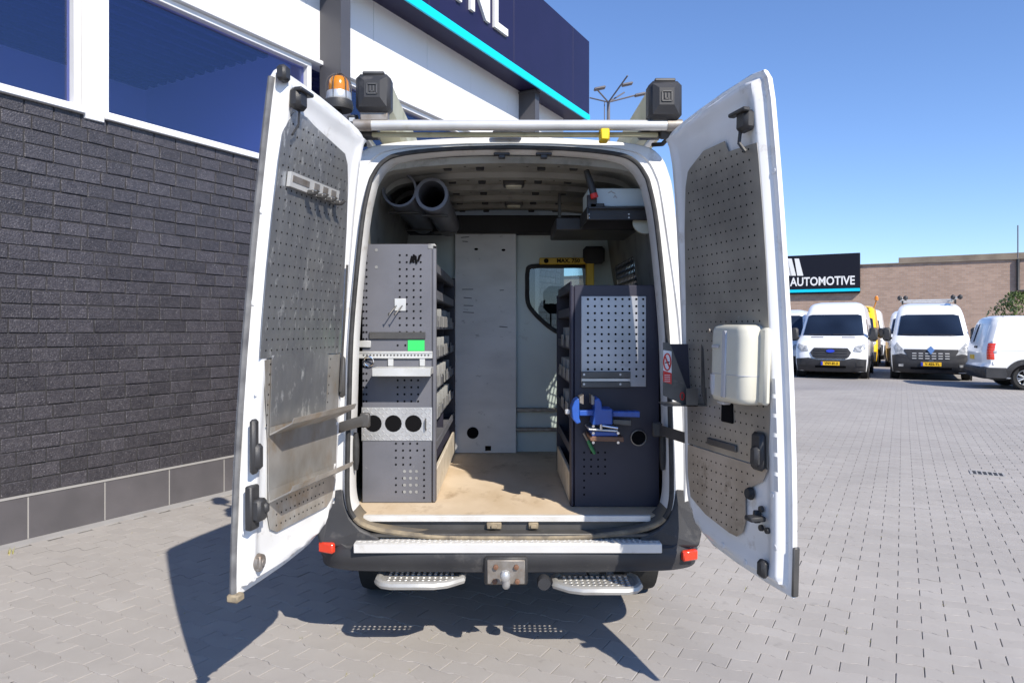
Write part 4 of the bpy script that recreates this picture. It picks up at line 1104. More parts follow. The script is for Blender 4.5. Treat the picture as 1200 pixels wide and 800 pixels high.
# round grey pipes slung under the roof, left
for (px, py, rad, lab) in ((468, 222, .098, 'wide grey plastic pipe under the van roof, nearest the left pillar'), (506, 228, .086, 'narrower grey plastic pipe under the van roof, with a collar round its mouth')):
    p = at(px, py, .55); t = empty('storage_pipe', p); y1 = 1.75
    b = MB(); b.lathe([(rad, 0), (rad, 1.2), (rad - .008, 1.2), (rad - .008, 0)], Matrix.Translation(p) @ Matrix.Rotation(R(-90), 4, 'X') @ Matrix.Rotation(R(0), 4, 'Y'), 24)
    b.ring([b.v[:24], b.v[72:96]]) if False else None
    b.build('pipe', 'pvc', t)
    MB().lathe([(rad - .009, -.004), (rad + .004, -.004), (rad + .005, .03), (rad, .031)] if px < 500 else [(rad - .009, -.008), (rad + .010, -.008), (rad + .012, .06), (rad, .062)], Matrix.Translation(p) @ Matrix.Rotation(R(-90), 4, 'X'), 24).build('collar', 'pvc', t)
    MB().lathe([(.001, 1.15), (rad - .006, 1.15)], Matrix.Translation(p) @ Matrix.Rotation(R(-90), 4, 'X'), 16).build('end_plug', 'hole', t)
    h = MB()
    for y in (.75, 1.5): h.box((p.x, y, p.z + rad + .02), (.05, .05, .06), .004); h.box((p.x, y, p.z - rad - .006), (rad * 1.9, .04, .012), .003)
    h.build('hanger', 'steel_dark', t)
    tag(t, lab, 'pipe', 'pipes under the roof')

# ---------------- shelving unit, left
Yl = .31
SU = empty('shelving_unit', (-.6, 1.0, .702))
def L(px, py, dy=0): return at(px, py, Yl + dy)
xr, zt, zb = L(511, 286).x, L(470, 286).z, .703
xl = -.80
ep = MB(); ep.box(((xl + xr) / 2 - .012, Yl + .011, (zt + zb) / 2), (xr - xl - .024, .022, zt - zb), .003)
epo = ep.build('end_panel', 'rack_grey', SU)
fl = MB(); fl.box((xr - .0115, Yl + .022, (zt + zb) / 2 - .001), (.023, .05, zt - zb - .002), .008); fl.build('end_flange', 'rack_grey', SU)
fl = MB(); fl.box((xr - .025, Yl + .01, zt - .015), (.05, .026, .034), .008); fl.build('corner_cap', 'bin_grey', SU)
def grid(x0, x1, y0, y1, nx, ny, skip=()):
    return [L(x0 + (x1 - x0) * i / max(1, nx - 1), y0 + (y1 - y0) * j / max(1, ny - 1), -.0018) for i in range(nx) for j in range(ny) if (i, j) not in skip]
hp = MB()
pts = grid(468.5, 493, 299, 389, 4, 12) + grid(466, 493, 404.5, 404.5, 4, 1) + grid(466, 490, 445.5, 470, 4, 4) + grid(464, 489, 519.5, 527.5, 4, 2) + grid(464, 481, 536, 544, 3, 2) + grid(464, 489, 560, 576, 4, 3) + grid(426, 422, 300, 470, 1, 22) + grid(429.5, 425, 300, 470, 1, 22) + grid(497, 497, 527, 583, 1, 9)
discs(hp, pts, .0062, (1, 0, 0), (0, 0, 1)); hp.build('perforation', 'hole', epo, smooth=0)['kind'] = 'stuff'
sc_ = MB(); discs(sc_, [L(474 + 7 * i, 552 + 8 * j, -.0022) for i in range(3) for j in range(4)] + [L(441, 293, -.002), L(441, 313, -.002)], .009, (1, 0, 0), (0, 0, 1), 7); sc_.build('paint_chips', 'bin_grey', epo, smooth=0)['kind'] = 'stuff'
ink = MB()
for (x, y, dx, dy) in ((481, 308, 2, -8), (484, 307, 2, -8), (488, 309, -1, -9), (490, 306, 2, -7)):
    a, c = L(x, y, -.003), L(x + dx, y + dy, -.003); ink.tube([a, c], .006, 4)
ink.build('marker_scribble', 'hole', epo, smooth=0)
p = L(469, 357, -.004); b = MB(); b.box(p, (.062, .006, .068), .002); bo_ = b.build('hook_plate', 'alu_rail', epo)
b = MB()
for dx in (-.02, .012): b.tube([p + Vector((dx, -.004, -.005)), p + Vector((dx - .03, -.05, -.05)), p + Vector((dx - .035, -.055, -.06)), p + Vector((dx - .035, -.058, -.045))], .0032, 6)
b.build('hook', 'steel_dark', bo_)
a, c = L(433, 389), L(498.5, 397); b = MB(); b.box(((a.x + c.x) / 2, Yl - .006, (a.z + c.z) / 2), (c.x - a.x, .012, a.z - c.z), .002); b.build('dark_bar', 'steel_dark', epo)
a, c = L(478, 398.5), L(497.5, 411); MB().box(((a.x + c.x) / 2, Yl - .0022, (a.z + c.z) / 2), (c.x - a.x, .003, a.z - c.z)).build('green_label', 'green', epo, smooth=0)
a, c = L(421, 399), L(435, 407); MB().box(((a.x + c.x) / 2, Yl - .008, (a.z + c.z) / 2), (c.x - a.x, .014, a.z - c.z), .003).build('catch_plate', 'alu_rail', epo)
a, c = L(419, 411.5), L(507, 420); b = MB(); b.box(((a.x + c.x) / 2, Yl - .005, (a.z + c.z) / 2), (c.x - a.x, .010, a.z - c.z), .002); b.box(((a.x + c.x) / 2, Yl - .011, a.z - .006), (c.x - a.x, .006, .008), .001); b.box(((a.x + c.x) / 2, Yl - .011, c.z + .006), (c.x - a.x, .006, .008), .001)
ar = b.build('airline_rail', 'alu_rail', epo)
nt = MB(); discs(nt, [L(426 + 4 * k, 416, -.0112) for k in range(20)], .0055, (1, 0, 0), (0, 0, 1)); nt.build('rail_notch', 'steel_dark', ar, smooth=0)
q = L(432, 421, -.02); MB().tube([q + Vector((math.cos(t_) * .026, -.008 * math.sin(t_), math.sin(t_) * .026 - .01)) for t_ in [k * math.pi / 8 for k in range(16)]], .004, 6, closed=True).build('lashing_ring', 'chrome', ar)
# fold-out tray
a, c = L(442, 428), L(508, 441); b = MB(); b.box(((a.x + c.x) / 2, Yl - .075, a.z - .010), (c.x - a.x, .15, .008), .002); b.box(((a.x + c.x) / 2, Yl - .148, a.z - .028), (c.x - a.x, .006, .044), .002); b.box((a.x + .003, Yl - .075, a.z - .026), (.006, .14, .034), .002); b.box((c.x - .003, Yl - .075, a.z - .026), (.006, .14, .034), .002)
for px in (458, 495): e = L(px, 424); b.box((e.x, Yl - .005, e.z), (.03, .008, .045), .002)
b.build('tray', 'alu_rail', epo)
# chequer plate with three round mouths
a, c = L(424, 477), L(506.5, 516); cp = MB(); hx = [L(437.5, 496).x, L(461, 496).x, L(484.5, 496).x]; hz = L(460, 496).z; hr = .0465
edges = [a.x, (hx[0] + hx[1]) / 2, (hx[1] + hx[2]) / 2, (hx[2] + hr + .012), c.x]
for i in range(3):
    x0, x1 = edges[i], edges[i + 1]; m_ = 16
    ci = [(hx[i] + hr * math.cos(2 * math.pi * k / m_), hz + hr * math.sin(2 * math.pi * k / m_)) for k in range(m_)]
    def rr2(x, z):
        dx, dz = x - hx[i], z - hz; t_ = min((x1 - hx[i]) / dx if dx > 1e-9 else (x0 - hx[i]) / dx if dx < -1e-9 else 9e9, (a.z - hz) / dz if dz > 1e-9 else (c.z - hz) / dz if dz < -1e-9 else 9e9)
        return (hx[i] + dx * t_, hz + dz * t_)
    ro = [rr2(x, z) for x, z in ci]
    # push the ray points nearest each corner into it
    for (X, Z) in ((x0, a.z), (x1, a.z), (x0, c.z), (x1, c.z)):
        k = min(range(m_), key=lambda q: (ro[q][0] - X) ** 2 + (ro[q][1] - Z) ** 2); ro[k] = (X, Z)
    cp.ring([[(x, Yl - .004, z) for x, z in ro], [(x, Yl - .004, z) for x, z in ci], [(x, Yl + .05, z) for x, z in ci]])
cp.add([(edges[3], Yl - .004, c.z), (c.x, Yl - .004, c.z), (c.x, Yl - .004, a.z), (edges[3], Yl - .004, a.z)], [(0, 1, 2, 3)])
cpo = cp.build('chequer_plate', 'alu_bright', epo, smooth=0)
hb = MB(); discs(hb, [(x, Yl - .0015, hz) for x in hx], hr, (1, 0, 0), (0, 0, 1), 20); hb.build('pipe_mouth', 'hole', cpo, smooth=0)
tk = MB()
for i in range(18):
    for j in range(9):
        x, z = a.x + .012 + i * (c.x - a.x - .024) / 17, c.z + .01 + j * (a.z - c.z - .02) / 8
        if min((x - h_) ** 2 + (z - hz) ** 2 for h_ in hx) < (hr + .008) ** 2: continue
        tk.box((x, Yl - .005, z), (.018, .003, .004), .001, Matrix.Rotation(R(45 if (i + j) % 2 else -45), 3, 'Y'))
tk.build('chequer_ridges', 'alu_bright', cpo, smooth=0)['kind'] = 'stuff'
e = L(499, 497); MB().tube([e + Vector((0, -.004, .03)), e + Vector((0, -.02, .025)), e + Vector((0, -.02, -.025)), e + Vector((0, -.004, -.03))], .004, 6).build('plate_handle', 'steel_dark', cpo)
# carcass and shelves facing the aisle
Ye = 1.80
MB().box((xl + .01, (Yl + Ye) / 2, 1.35), (.015, Ye - Yl - .05, 1.28)).build('back_panel', 'rack_grey_shaded', SU, smooth=0)
MB().box(((xl + xr) / 2, Ye, 1.37), (xr - xl, .02, 1.32), .003).build('end_panel', 'rack_grey_shaded', SU)
for y in (.80, 1.3): MB().box(((xl + xr) / 2 - .02, y, 1.37), (xr - xl - .05, .015, 1.30), .002).build('divider', 'rack_grey_shaded', SU)
MB().box((xr - .012, (Yl + .05 + Ye) / 2, .79), (.018, Ye - Yl - .06, .165), .003).build('kick_board', 'ply_pale', SU)
for z in (.97, 1.14, 1.31, 1.48, 1.65, 1.82, 1.97):
    b = MB(); b.box(((xl + xr) / 2, (Yl + .04 + Ye) / 2, z), (xr - xl - .03, Ye - Yl - .07, .012), .002); b.box((xr - .012, (Yl + .06 + Ye) / 2, z + .022), (.008, Ye - Yl - .09, .05), .002)
    b.build('shelf', 'rack_grey', SU)
tag(SU, 'tall grey steel shelving unit with perforated end panel, left in the van', 'shelving unit')
# storage bins on the left shelves
def bin_mesh():
    b = MB(); w, l, h = .22, .15, .11
    for (c_, d_) in (((0, 0, .004), (w, l, .008)), ((0, -l / 2, h / 2), (w, .006, h)), ((0, l / 2, h / 2), (w, .006, h)), ((-w / 2, 0, h / 2), (.006, l, h)), ((w / 2 + .012, 0, h * .3), (.006, l, h * .6))): b.box(c_, d_, .0015)
    return b
bm0 = bin_mesh().build('storage_bin', 'bin_grey', smooth=0, matrix=Matrix.Translation((xr - .13, .5, 1.148)))
ORD = ('first', 'second', 'third', 'fourth', 'fifth')
for z, sh in ((1.148, 'lowest'), (1.318, 'second lowest'), (1.488, 'second highest'), (1.658, 'highest')):
    for k, y in enumerate((.46, .66, .92, 1.12, 1.44)):
        Mx = Matrix.Translation((xr - .125 + random.uniform(-.01, .005), y, z)) @ Matrix.Rotation(random.gauss(0, .05), 4, 'Z')
        if (z, k) == (1.148, 0): bm0.matrix_basis = Mx; c_ = bm0
        else: c_ = copy_tree(bm0, Mx)
        tag(c_, 'grey bin, %s from the doors in the %s bin row of the left shelving' % (ORD[k], sh), 'bin', 'bins on the left shelves')

# ---------------- shelving unit, right
Yr = .22
RU = empty('shelving_unit', (.56, .7, .702))
def Q(px, py, dy=0): return at(px, py, Yr + dy)
xl2, xr2, zt2 = Q(668, 333).x, .80, Q(700, 334).z
ep = MB(); ep.box(((xl2 + xr2) / 2 + .012, Yr + .011, (zt2 + zb) / 2), (xr2 - xl2 - .024, .022, zt2 - zb), .003); epr = ep.build('end_panel', 'rack_grey_shaded', RU)
MB().box((xl2 + .0115, Yr + .022, (zt2 + zb) / 2 - .001), (.023, .05, zt2 - zb - .002), .008).build('end_flange', 'rack_grey_shaded', RU)
a, c = Q(681, 347), Q(757, 453); b = MB(); b.box(((a.x + c.x) / 2, Yr - .004, (a.z + c.z) / 2), (c.x - a.x, .005, a.z - c.z), .002); pgo = b.build('perforated_sheet', 'peg_light', epr)
hp = MB(); discs(hp, [Q(689 + 8.1 * i, 350.5 + 8.2 * j, -.0078) for i in range(9) for j in range(12) if j < 11 or i > 6], .0068, (1, 0, 0), (0, 0, 1)); hp.build('perforation', 'hole', pgo, smooth=0)['kind'] = 'stuff'
for (y0, y1, m_) in ((435, 442.5, 'steel_dark'), (443, 446.5, 'alu_rail'), (447, 453.5, 'steel_dark')):
    a, c = Q(681, y0), Q(738, y1); MB().box(((a.x + c.x) / 2, Yr - .012 - (.006 if m_ == 'steel_dark' else 0), (a.z + c.z) / 2), (c.x - a.x, .014, a.z - c.z), .002).build('tool_rail', m_, epr)
sc_ = MB(); discs(sc_, [Q(x, y, -.0262) for x in (684.5, 727) for y in (438.7, 450)], .006, (1, 0, 0), (0, 0, 1)); sc_.build('rail_screw', 'alu_bright', epr, smooth=0)
hp = MB(); discs(hp, [Q(684.5 + 8.2 * i, 530 + 8.2 * j, -.0018) for i in range(4) for j in range(7) if j < 4 or i == 0], .006, (1, 0, 0), (0, 0, 1)); hp.build('perforation', 'hole', epr, smooth=0)['kind'] = 'stuff'
e = Q(748, 512.5, -.002); b = MB(); b.lathe([(.038, 0), (.043, .004), (.043, .010), (.038, .012)], Matrix.Translation(e) @ Matrix.Rotation(R(90), 4, 'X'), 20); eo = b.build('cable_port', 'steel_dull', epr); b = MB(); discs(b, [e + Vector((0, -.002, 0))], .038, (1, 0, 0), (0, 0, 1), 18); b.build('port_hole', 'hole', eo, smooth=0)
Ye2 = 1.16
MB().box((xr2 - .01, (Yr + Ye2) / 2, 1.28), (.015, Ye2 - Yr - .05, 1.1)).build('back_panel', 'rack_grey_shaded', RU, smooth=0)
MB().box(((xl2 + xr2) / 2, Ye2, 1.29), (xr2 - xl2, .02, 1.16), .003).build('end_panel', 'rack_grey_shaded', RU)
MB().box((xl2 + .012, (Yr + .05 + Ye2) / 2, .79), (.018, Ye2 - Yr - .06, .165), .003).build('kick_board', 'ply_pale', RU)
for z in (.97, 1.16, 1.35, 1.54, 1.72, 1.86):
    b = MB(); b.box(((xl2 + xr2) / 2, (Yr + .04 + Ye2) / 2, z), (xr2 - xl2 - .03, Ye2 - Yr - .07, .012), .002); b.box((xl2 + .012, (Yr + .06 + Ye2) / 2, z + .022), (.008, Ye2 - Yr - .09, .05), .002); b.build('shelf', 'rack_grey_shaded', RU)
tag(RU, 'low grey steel shelving unit, its shade painted dark, with silver perforated sheet, right in the van', 'shelving unit')
for k, (y, z) in enumerate(((.45, 1.358), (.7, 1.358), (.95, 1.358), (.5, 1.168), (.8, 1.168), (.45, 1.548), (.8, 1.548))):
    c_ = copy_tree(bm0, Matrix.Translation((xl2 + .13, y, z)) @ Matrix.Rotation(math.pi, 4, 'Z')); c_['label'] = 'grey bin, %s from the doors in the %s bin row of the low right shelving' % (ORD[(k if k < 3 else k - 3 if k < 5 else k - 5)], 'middle' if k < 3 else 'lowest' if k < 5 else 'highest'); c_['group'] = 'bins on the right shelves'

# ---------------- bench vice on the right unit
VX = lambda px, py, dy=0: Q(px, py, dy)
vz = empty('bench_vice', Q(708, 513, -.08))
def poly(P, y0, y1, name, m_, parent, bev=.006):
    o = MB().prism([VX(x, y, y0) for x, y in P], [(VX(x, y, y0).x, Yr + y1, VX(x, y, y0).z) for x, y in P]).build(name, m_, parent, smooth=0)
    if bev: md = o.modifiers.new('bevel', 'BEVEL'); md.width = bev; md.segments = 2; md.limit_method = 'ANGLE'
    return o
poly([(670, 478), (673, 470), (678, 466), (679, 470), (679, 490), (681, 495), (676, 497), (671, 491)], -.17, -.06, 'moving_jaw', 'vise_blue', vz)
poly([(697, 468), (702, 466), (705, 471), (706, 479), (718, 479), (718, 498), (694, 498), (696, 488), (697, 478)], -.18, -.05, 'body', 'vise_blue', vz)
poly([(679, 481), (697, 480), (697, 487), (679, 487)], -.14, -.09, 'guide', 'vise_blue', vz, .004)
poly([(718, 482), (750, 482), (750, 489), (718, 488)], -.145, -.085, 'slide_bar', 'vise_blue', vz, .004)
poly([(718, 491), (740, 492), (740, 499), (718, 497)], -.13, -.09, 'lower_bar', 'steel_dark', vz, .004)
MB().tube([VX(680, 484, -.115), VX(697, 484, -.115)], .008, 8).build('screw', 'steel_dull', vz)
MB().box(VX(665, 482, -.115), (.026, .026, .026), .004).build('screw_head', 'alu_bright', vz)
poly([(679, 465), (684, 462), (684, 474), (679, 472)], -.16, -.07, 'jaw_face', 'steel_dull', vz, .003); poly([(693, 462), (697, 465), (697, 474), (693, 474)], -.16, -.07, 'jaw_face', 'steel_dull', vz, .003)
poly([(690, 502), (724, 504), (724, 506), (690, 504)], -.19, -.02, 'base_plate', 'alu_bright', vz, .002)
poly([(692, 505), (726, 506), (724, 511), (694, 511)], -.17, 0, 'swivel_base', 'vise_blue', vz, .004)
poly([(691, 511), (731, 512), (731, 517.5), (692, 516.5)], -.18, 0, 'wood_block', 'vise_brown', vz, .003)
b = MB(); b.tube([VX(704.5, 497, -.19), VX(704.5, 503, -.19)], .008, 8); b.tube([VX(705, 498.5, -.19), VX(724, 501.5, -.19)], .005, 8); b.build('clamp_lever', 'chrome', vz)
b = MB()
for (x, y) in ((695, 499), (695, 507), (724, 507), (695, 518), (724, 518)): b.lathe([(.001, .012), (.007, .012), (.008, 0)], Matrix.Translation(VX(x, y, -.185)) @ Matrix.Rotation(R(90), 4, 'X'), 8)
b.build('bolt', 'chrome', vz)
tag(vz, 'blue bench vice bolted to the end of the low right shelving unit', 'vice')
# green-handled tool hanging below the vice
gtool = empty('hand_tool', Q(697, 530, -.03))
MB().tube([VX(684, 507, -.03), VX(690, 518, -.03)], .007, 8).build('shank', 'steel_dull', gtool)
MB().tube([VX(688.5, 515, -.03), VX(690, 518, -.03), VX(694, 526, -.03), VX(697, 531.5, -.03)], [.006, .010, .011, .007], 10).build('handle', 'tool_green', gtool)
tag(gtool, 'small tool with green handle hanging under the blue vice', 'hand tool')

# ---------------- white board against the bulkhead
a, c = at(533, 272, 1.84), at(605, 528, 1.84)
wb = empty('white_panel', ((a.x + c.x) / 2, 1.86, .702))
bo_ = MB().box(((a.x + c.x) / 2, 1.862, (a.z + .703) / 2), (c.x - a.x, .04, a.z - .703), .004).build('board', 'board_white', wb)
h = MB(); e = at(554, 507, 1.84); discs(h, [(e.x, 1.8398, e.z)], .045, (1, 0, 0), (0, 0, 1), 20); h.build('round_hole', 'hole', wb, smooth=0)
e = at(572, 525, 1.84); MB().box((e.x, 1.840, e.z), (.045, .006, .035), .002).build('dark_notch', 'hole', wb)
for (x, y) in ((558, 292), (590, 293)):
    h = MB(); discs(h, [(at(x, y, 1.84).x, 1.8395, at(x, y, 1.84).z)], .016, (1, 0, 0), (0, 0, .6), 8); h.build('bolt_hole', 'hole', wb, smooth=0)
for (x, y, w_) in ((549, 366, 8), (549, 358, 7), (548, 349, 6), (548, 339, 8), (588, 340, 3), (590, 383, 6), (545, 278, 6), (545, 283, 4)):
    e = at(x, y, 1.84); MB().box((e.x, 1.841, e.z), (w_ * .0065 * 1.6, .004, .005), 0, Matrix.Rotation(R(random.uniform(-6, 6)), 3, 'Y')).build('scuff', 'rubber', wb, smooth=0)
tag(wb, 'tall scuffed white panel leaning upright against the bulkhead', 'panel')

# ---------------- yellow hoist arm by the bulkhead window
ya = empty('yellow_hoist', (.60, 1.80, .702))
e0, e1 = at(640, 305, 1.80), at(692, 305, 1.80)
e0, e1 = at(632, 306, 1.80), at(690, 305, 1.80)
ar_ = MB().box(((e0.x + e1.x) / 2, 1.80, e0.z), (e1.x - e0.x, .04, .05), .006).build('arm', 'yellow', ya)
p = at(691, 296, 1.80); MB().box((p.x, 1.80, (p.z + .703) / 2), (.06, .06, p.z - .703), .006).build('post', 'yellow', ya)
TMx = Matrix.Translation(((e0.x * .42 + e1.x * .58), 1.777, e0.z)) @ Matrix.Rotation(R(90), 4, 'X')
text_obj('load_marking', 'MAX. 750', .042, 'hole', TMx, ar_, .001, .001)
MB().lathe([(.001, .01), (.018, .01), (.018, 0)], Matrix.Translation((e0.x + .05, 1.778, e0.z)) @ Matrix.Rotation(R(90), 4, 'X'), 10).build('pivot', 'hole', ar_)
MB().box((p.x + .03, 1.79, p.z - .02), (.16, .08, .13), .02).build('winch', 'lining_dark', ya)
tag(ya, 'yellow hoist post with lettered arm in front of the bulkhead window', 'hoist')

# ---------------- overhead shelf, right, with box and torch
Yo = .42
def O(px, py, dy=0): return at(px, py, Yo + dy)
a, c = O(687, 243), O(760, 258)
os_ = empty('overhead_shelf', ((a.x + c.x) / 2, Yo, c.z))
b = MB(); b.box(((a.x + c.x) / 2, Yo + .35, a.z - .006), (c.x - a.x, .75, .012), .002); b.box(((a.x + c.x) / 2, Yo, (a.z + c.z) / 2), (c.x - a.x, .012, a.z - c.z), .003); b.box((a.x + .006, Yo + .35, (a.z + c.z) / 2), (.012, .75, a.z - c.z), .003); b.build('tray', 'black_plastic', os_)
b = MB(); b.box((a.x + .03, Yo - .008, a.z + .03), (.055, .02, .075), .004); b.box((a.x + .06, Yo - .008, a.z + .005), (.08, .02, .03), .004); b.build('catch', 'black_plastic', os_)
a2, c2 = at(648, 262, 1.0), at(742, 276, 1.0); MB().box(((a2.x + c2.x) / 2, 1.0, (a2.z + c2.z) / 2), (c2.x - a2.x, .5, a2.z - c2.z), .006).build('rear_tray', 'black_plastic', os_)
for x_ in (a2.x + .05, c2.x - .05): MB().box((x_, 1.1, (a2.z + 2.56) / 2), (.02, .03, 2.56 - a2.z), .002).build('hanger', 'steel_dark', os_)
sc_ = MB(); discs(sc_, [O(690, 251, -.008), O(737, 251, -.008), O(690, 255, -.008), O(737, 255, -.008)], .005, (1, 0, 0), (0, 0, 1)); sc_.build('screw_head', 'alu_bright', os_, smooth=0)
tag(os_, 'black tray shelf hung under the van roof, upper right', 'shelf')
a, c = O(690, 220), O(759, 241.5)
bb = empty('storage_box', ((a.x + c.x) / 2, Yo + .15, c.z))
MB().box(((a.x + c.x) / 2, Yo + .16, (a.z + c.z) / 2 + .001), (c.x - a.x, .28, a.z - c.z), .004).build('case', 'box_blue', bb)
h = MB()
for (x, y, dx, dy) in ((713, 226, 4, -2), (717, 225, 4, 2), (720, 229, 3, 3), (719, 232, 2, -3)): h.tube([O(x, y, .0185), O(x + dx, y + dy, .0185)], .003, 4)
h.build('ink_mark', 'smoke_plastic', bb, smooth=0)
tag(bb, 'pale blue flat box lying on the black overhead tray', 'box')
tc_ = empty('torch', O(692, 216, -.05))
MB().tube([O(687, 200, -.03), O(692, 215, -.04), O(695.5, 227, -.045)], [.016, .020, .020], 10).build('barrel', 'black_plastic', tc_)
MB().tube([O(695.5, 227, -.045), O(697, 232, -.046)], .021, 10).build('red_end', 'red', tc_)
tag(tc_, 'black torch with red end hanging beside the pale blue box', 'torch')
p = at(751, 267, .50); lt = empty('work_lamp', p)
MB().lathe([(.001, .0), (.035, .006), (.055, .03), (.06, .05), (.001, .055)], Matrix.Translation(p) @ Matrix.Rotation(R(25), 4, 'Y') @ Matrix.Rotation(R(70), 4, 'X') @ Matrix.Scale(1.1, 4, (1, 0, 0)), 18).build('lens', 'lamp_lens', lt)
MB().box((p.x + .04, p.y + .05, p.z + .03), (.12, .05, .07), .015).build('housing', 'black_plastic', lt)
tag(lt, 'small oval work lamp under the black overhead tray', 'lamp')

# ---------------- things on the doors
s_ = -1
kr = empty('key_rack', DM[s_] @ Vector(DPt(s_, .56, .07, 2.2)))
rw = [(2.205, .355, .765), (2.262, .355, .765)]
o = sheet('rack_plate', s_, rw, .085, 'alu_rail', kr, thick=.016, nu=2)
for k in range(3): sheet('clip_slot', s_, [(2.228, .385 + k * .075, .43 + k * .075), (2.254, .385 + k * .075, .43 + k * .075)], .087, 'steel_dull', kr, thick=.002, nu=1)
sheet('label_holder', s_, [(2.225, .62, .75), (2.25, .62, .75)], .087, 'steel_dull', kr, thick=.002, nu=1)
for k in range(4):
    b = MB(); u = .37 + k * .08; b.tube([DPt(s_, u, .088, 2.212), DPt(s_, u, .115, 2.205), DPt(s_, u, .125, 2.215)], .006, 6)
    b.box(DPt(s_, u + .01, .10, 2.205), (.03, .03, .02), .004)
    b.build('spring_clip', 'steel_dark', kr, matrix=DM[s_])
tag(kr, 'silver rack strip with spring clips on the left door panel', 'tool rack')

s_ = 1
td = empty('towel_dispenser', DM[s_] @ Vector(DPt(s_, .64, .07, 1.36)))
def rprof(u0, u1, w0, w1, r_, n=5):
    P = [(u0, w0)]
    for k in range(n + 1): a = math.pi - k * math.pi / 2 / n; P.append((u0 + r_ + r_ * math.cos(a), w1 - r_ + r_ * math.sin(a)))
    for k in range(n + 1): a = math.pi / 2 - k * math.pi / 2 / n; P.append((u1 - r_ + r_ * math.cos(a), w1 - r_ + r_ * math.sin(a)))
    return P + [(u1, w0)]
def ext(prof, secs, name, m_):
    b = MB(); cu = sum(p[0] for p in prof) / len(prof); w0 = min(p[1] for p in prof)
    lp = [[DPt(s_, cu + (u - cu) * k, w0 + (w - w0) * k2, 0)[:2] + (z,) for u, w in prof] for z, k, k2 in secs]
    r0 = rk(1.5)
    lp = [[(x, y + r0, z) for x, y, z in l_] for l_ in lp]
    b.ring(lp, True, True, True); return b.build(name, m_, td, smooth=50, matrix=DM[s_])
ext(rprof(.535, .785, .069, .172, .045), [(1.46, 1, 1), (1.60, 1, 1), (1.635, .985, .99), (1.652, .94, .95), (1.66, .82, .80)], 'cover', 'cream')
ext(rprof(.535, .785, .069, .170, .045), [(1.345, .80, .75), (1.352, .93, .92), (1.37, .985, .985), (1.458, .997, .998)], 'lower_window', 'cream')
ext(rprof(.532, .61, .069, .175, .04), [(1.37, .9, .95), (1.40, 1, 1), (1.455, 1, 1)], 'smoked_front', 'smoke_plastic')
b = MB(); dbox(b, s_, .66, .172, 1.50, .03, .010, .27, .004); b.build('front_band', 'smoke_plastic', td, matrix=DM[s_])
b = MB(); dbox(b, s_, .80, .08, 1.50, .05, .03, .30, .01); b.build('back_plate', 'cream', td, matrix=DM[s_])
b = MB(); dbox(b, s_, .72, .162, 1.388, .03, .02, .022, .003); b.build('yellow_sticker', 'yellow_tape', td, matrix=DM[s_])
b = MB(); dbox(b, s_, .58, .13, 1.338, .05, .04, .016, .005); b.build('paper_outlet', 'smoke_plastic', td, matrix=DM[s_])
ext(rprof(.5345, .7855, .069, .1725, .045), [(1.4575, .999, 1.0), (1.461, .999, 1.0)], 'seam', 'smoke_plastic')
b = MB(); dbox(b, s_, .60, .1725, 1.57, .05, .004, .012, .001); b.build('maker_label', 'smoke_plastic', td, matrix=DM[s_])
b = MB(); b.lathe([(.001, .004), (.009, .004), (.010, 0)], Matrix.Translation(DPt(s_, .555, .170, 1.635)) @ Matrix.Rotation(R(-90), 4, 'X'), 10); b.build('key_lock', 'steel_dull', td, matrix=DM[s_])
tag(td, 'cream paper towel dispenser hung on the right rear door', 'dispenser')

wbn = empty('steel_holder', at(805, 470, -.30))
def plate(P, y, th, name, m_, parent=None):
    F = [at(x, yy, y) for x, yy in P]
    return MB().prism(F, [(p.x, p.y + th, p.z) for p in F]).build(name, m_, parent or wbn, smooth=0)
pA = plate([(777, 401), (785, 401.5), (805, 455), (805, 476), (777, 463)], -.30, .004, 'side_plate', 'steel_dark')
plate([(782, 403), (838, 403), (838, 470), (782, 462)], -.20, .004, 'back_plate', 'rack_grey_shaded')
plate([(822, 403), (832, 428), (838, 458), (838, 474), (826, 474), (822, 460)], -.335, .004, 'side_plate', 'steel_dark')
plate([(804, 455), (818, 455), (818, 476), (804, 476)], -.345, .004, 'front_lip', 'steel_dark'); plate([(827, 454), (841, 454), (841, 474), (827, 474)], -.345, .004, 'front_lip', 'steel_dark')
p0, p1 = at(777, 463, -.30), at(838, 474, -.30)
MB().box(((p0.x + p1.x) / 2, -.27, p1.z), (p1.x - p0.x, .15, .005)).build('bottom_plate', 'steel_dark', wbn, smooth=0)
sgn = plate([(777.2, 410), (787, 411.5), (787, 450), (777.2, 447)], -.3015, .0012, 'no_smoking_sign', 'sign_white', wbn)
plate([(777.2, 434), (787, 437), (787, 450), (777.2, 447)], -.3028, .0012, 'red_field', 'red', sgn)
ce = at(782, 424, -.304); rg = []
MB().tube([ce + Vector((math.cos(k * math.pi / 10) * .016, 0, math.sin(k * math.pi / 10) * .038)) for k in range(20)], .0032, 5, closed=True).build('red_ring', 'red', sgn)
b = MB(); b.tube([ce + Vector((-.011, 0, .026)), ce + Vector((.011, 0, -.026))], .003, 5); b.build('red_slash', 'red', sgn)
b = MB(); b.tube([ce + Vector((-.009, .001, -.004)), ce + Vector((.010, .001, .0))], .0026, 5); b.build('cigarette_mark', 'hole', sgn)
tw = MB()
for k in range(4): e = at(782, 439.5 + 2.4 * k, -.3045); tw.box(e, (.026, .0008, .0022))
tw.build('small_print', 'sign_white', sgn, smooth=0)
ce = at(799.5, 464, -.303); MB().tube([ce + Vector((math.cos(k * math.pi / 8) * .009, 0, math.sin(k * math.pi / 8) * .017)) for k in range(16)], .0026, 5, closed=True).build('small_round_sticker', 'red', wbn)
tag(wbn, 'dark steel holder with a no smoking sign beside the towel dispenser', 'holder')
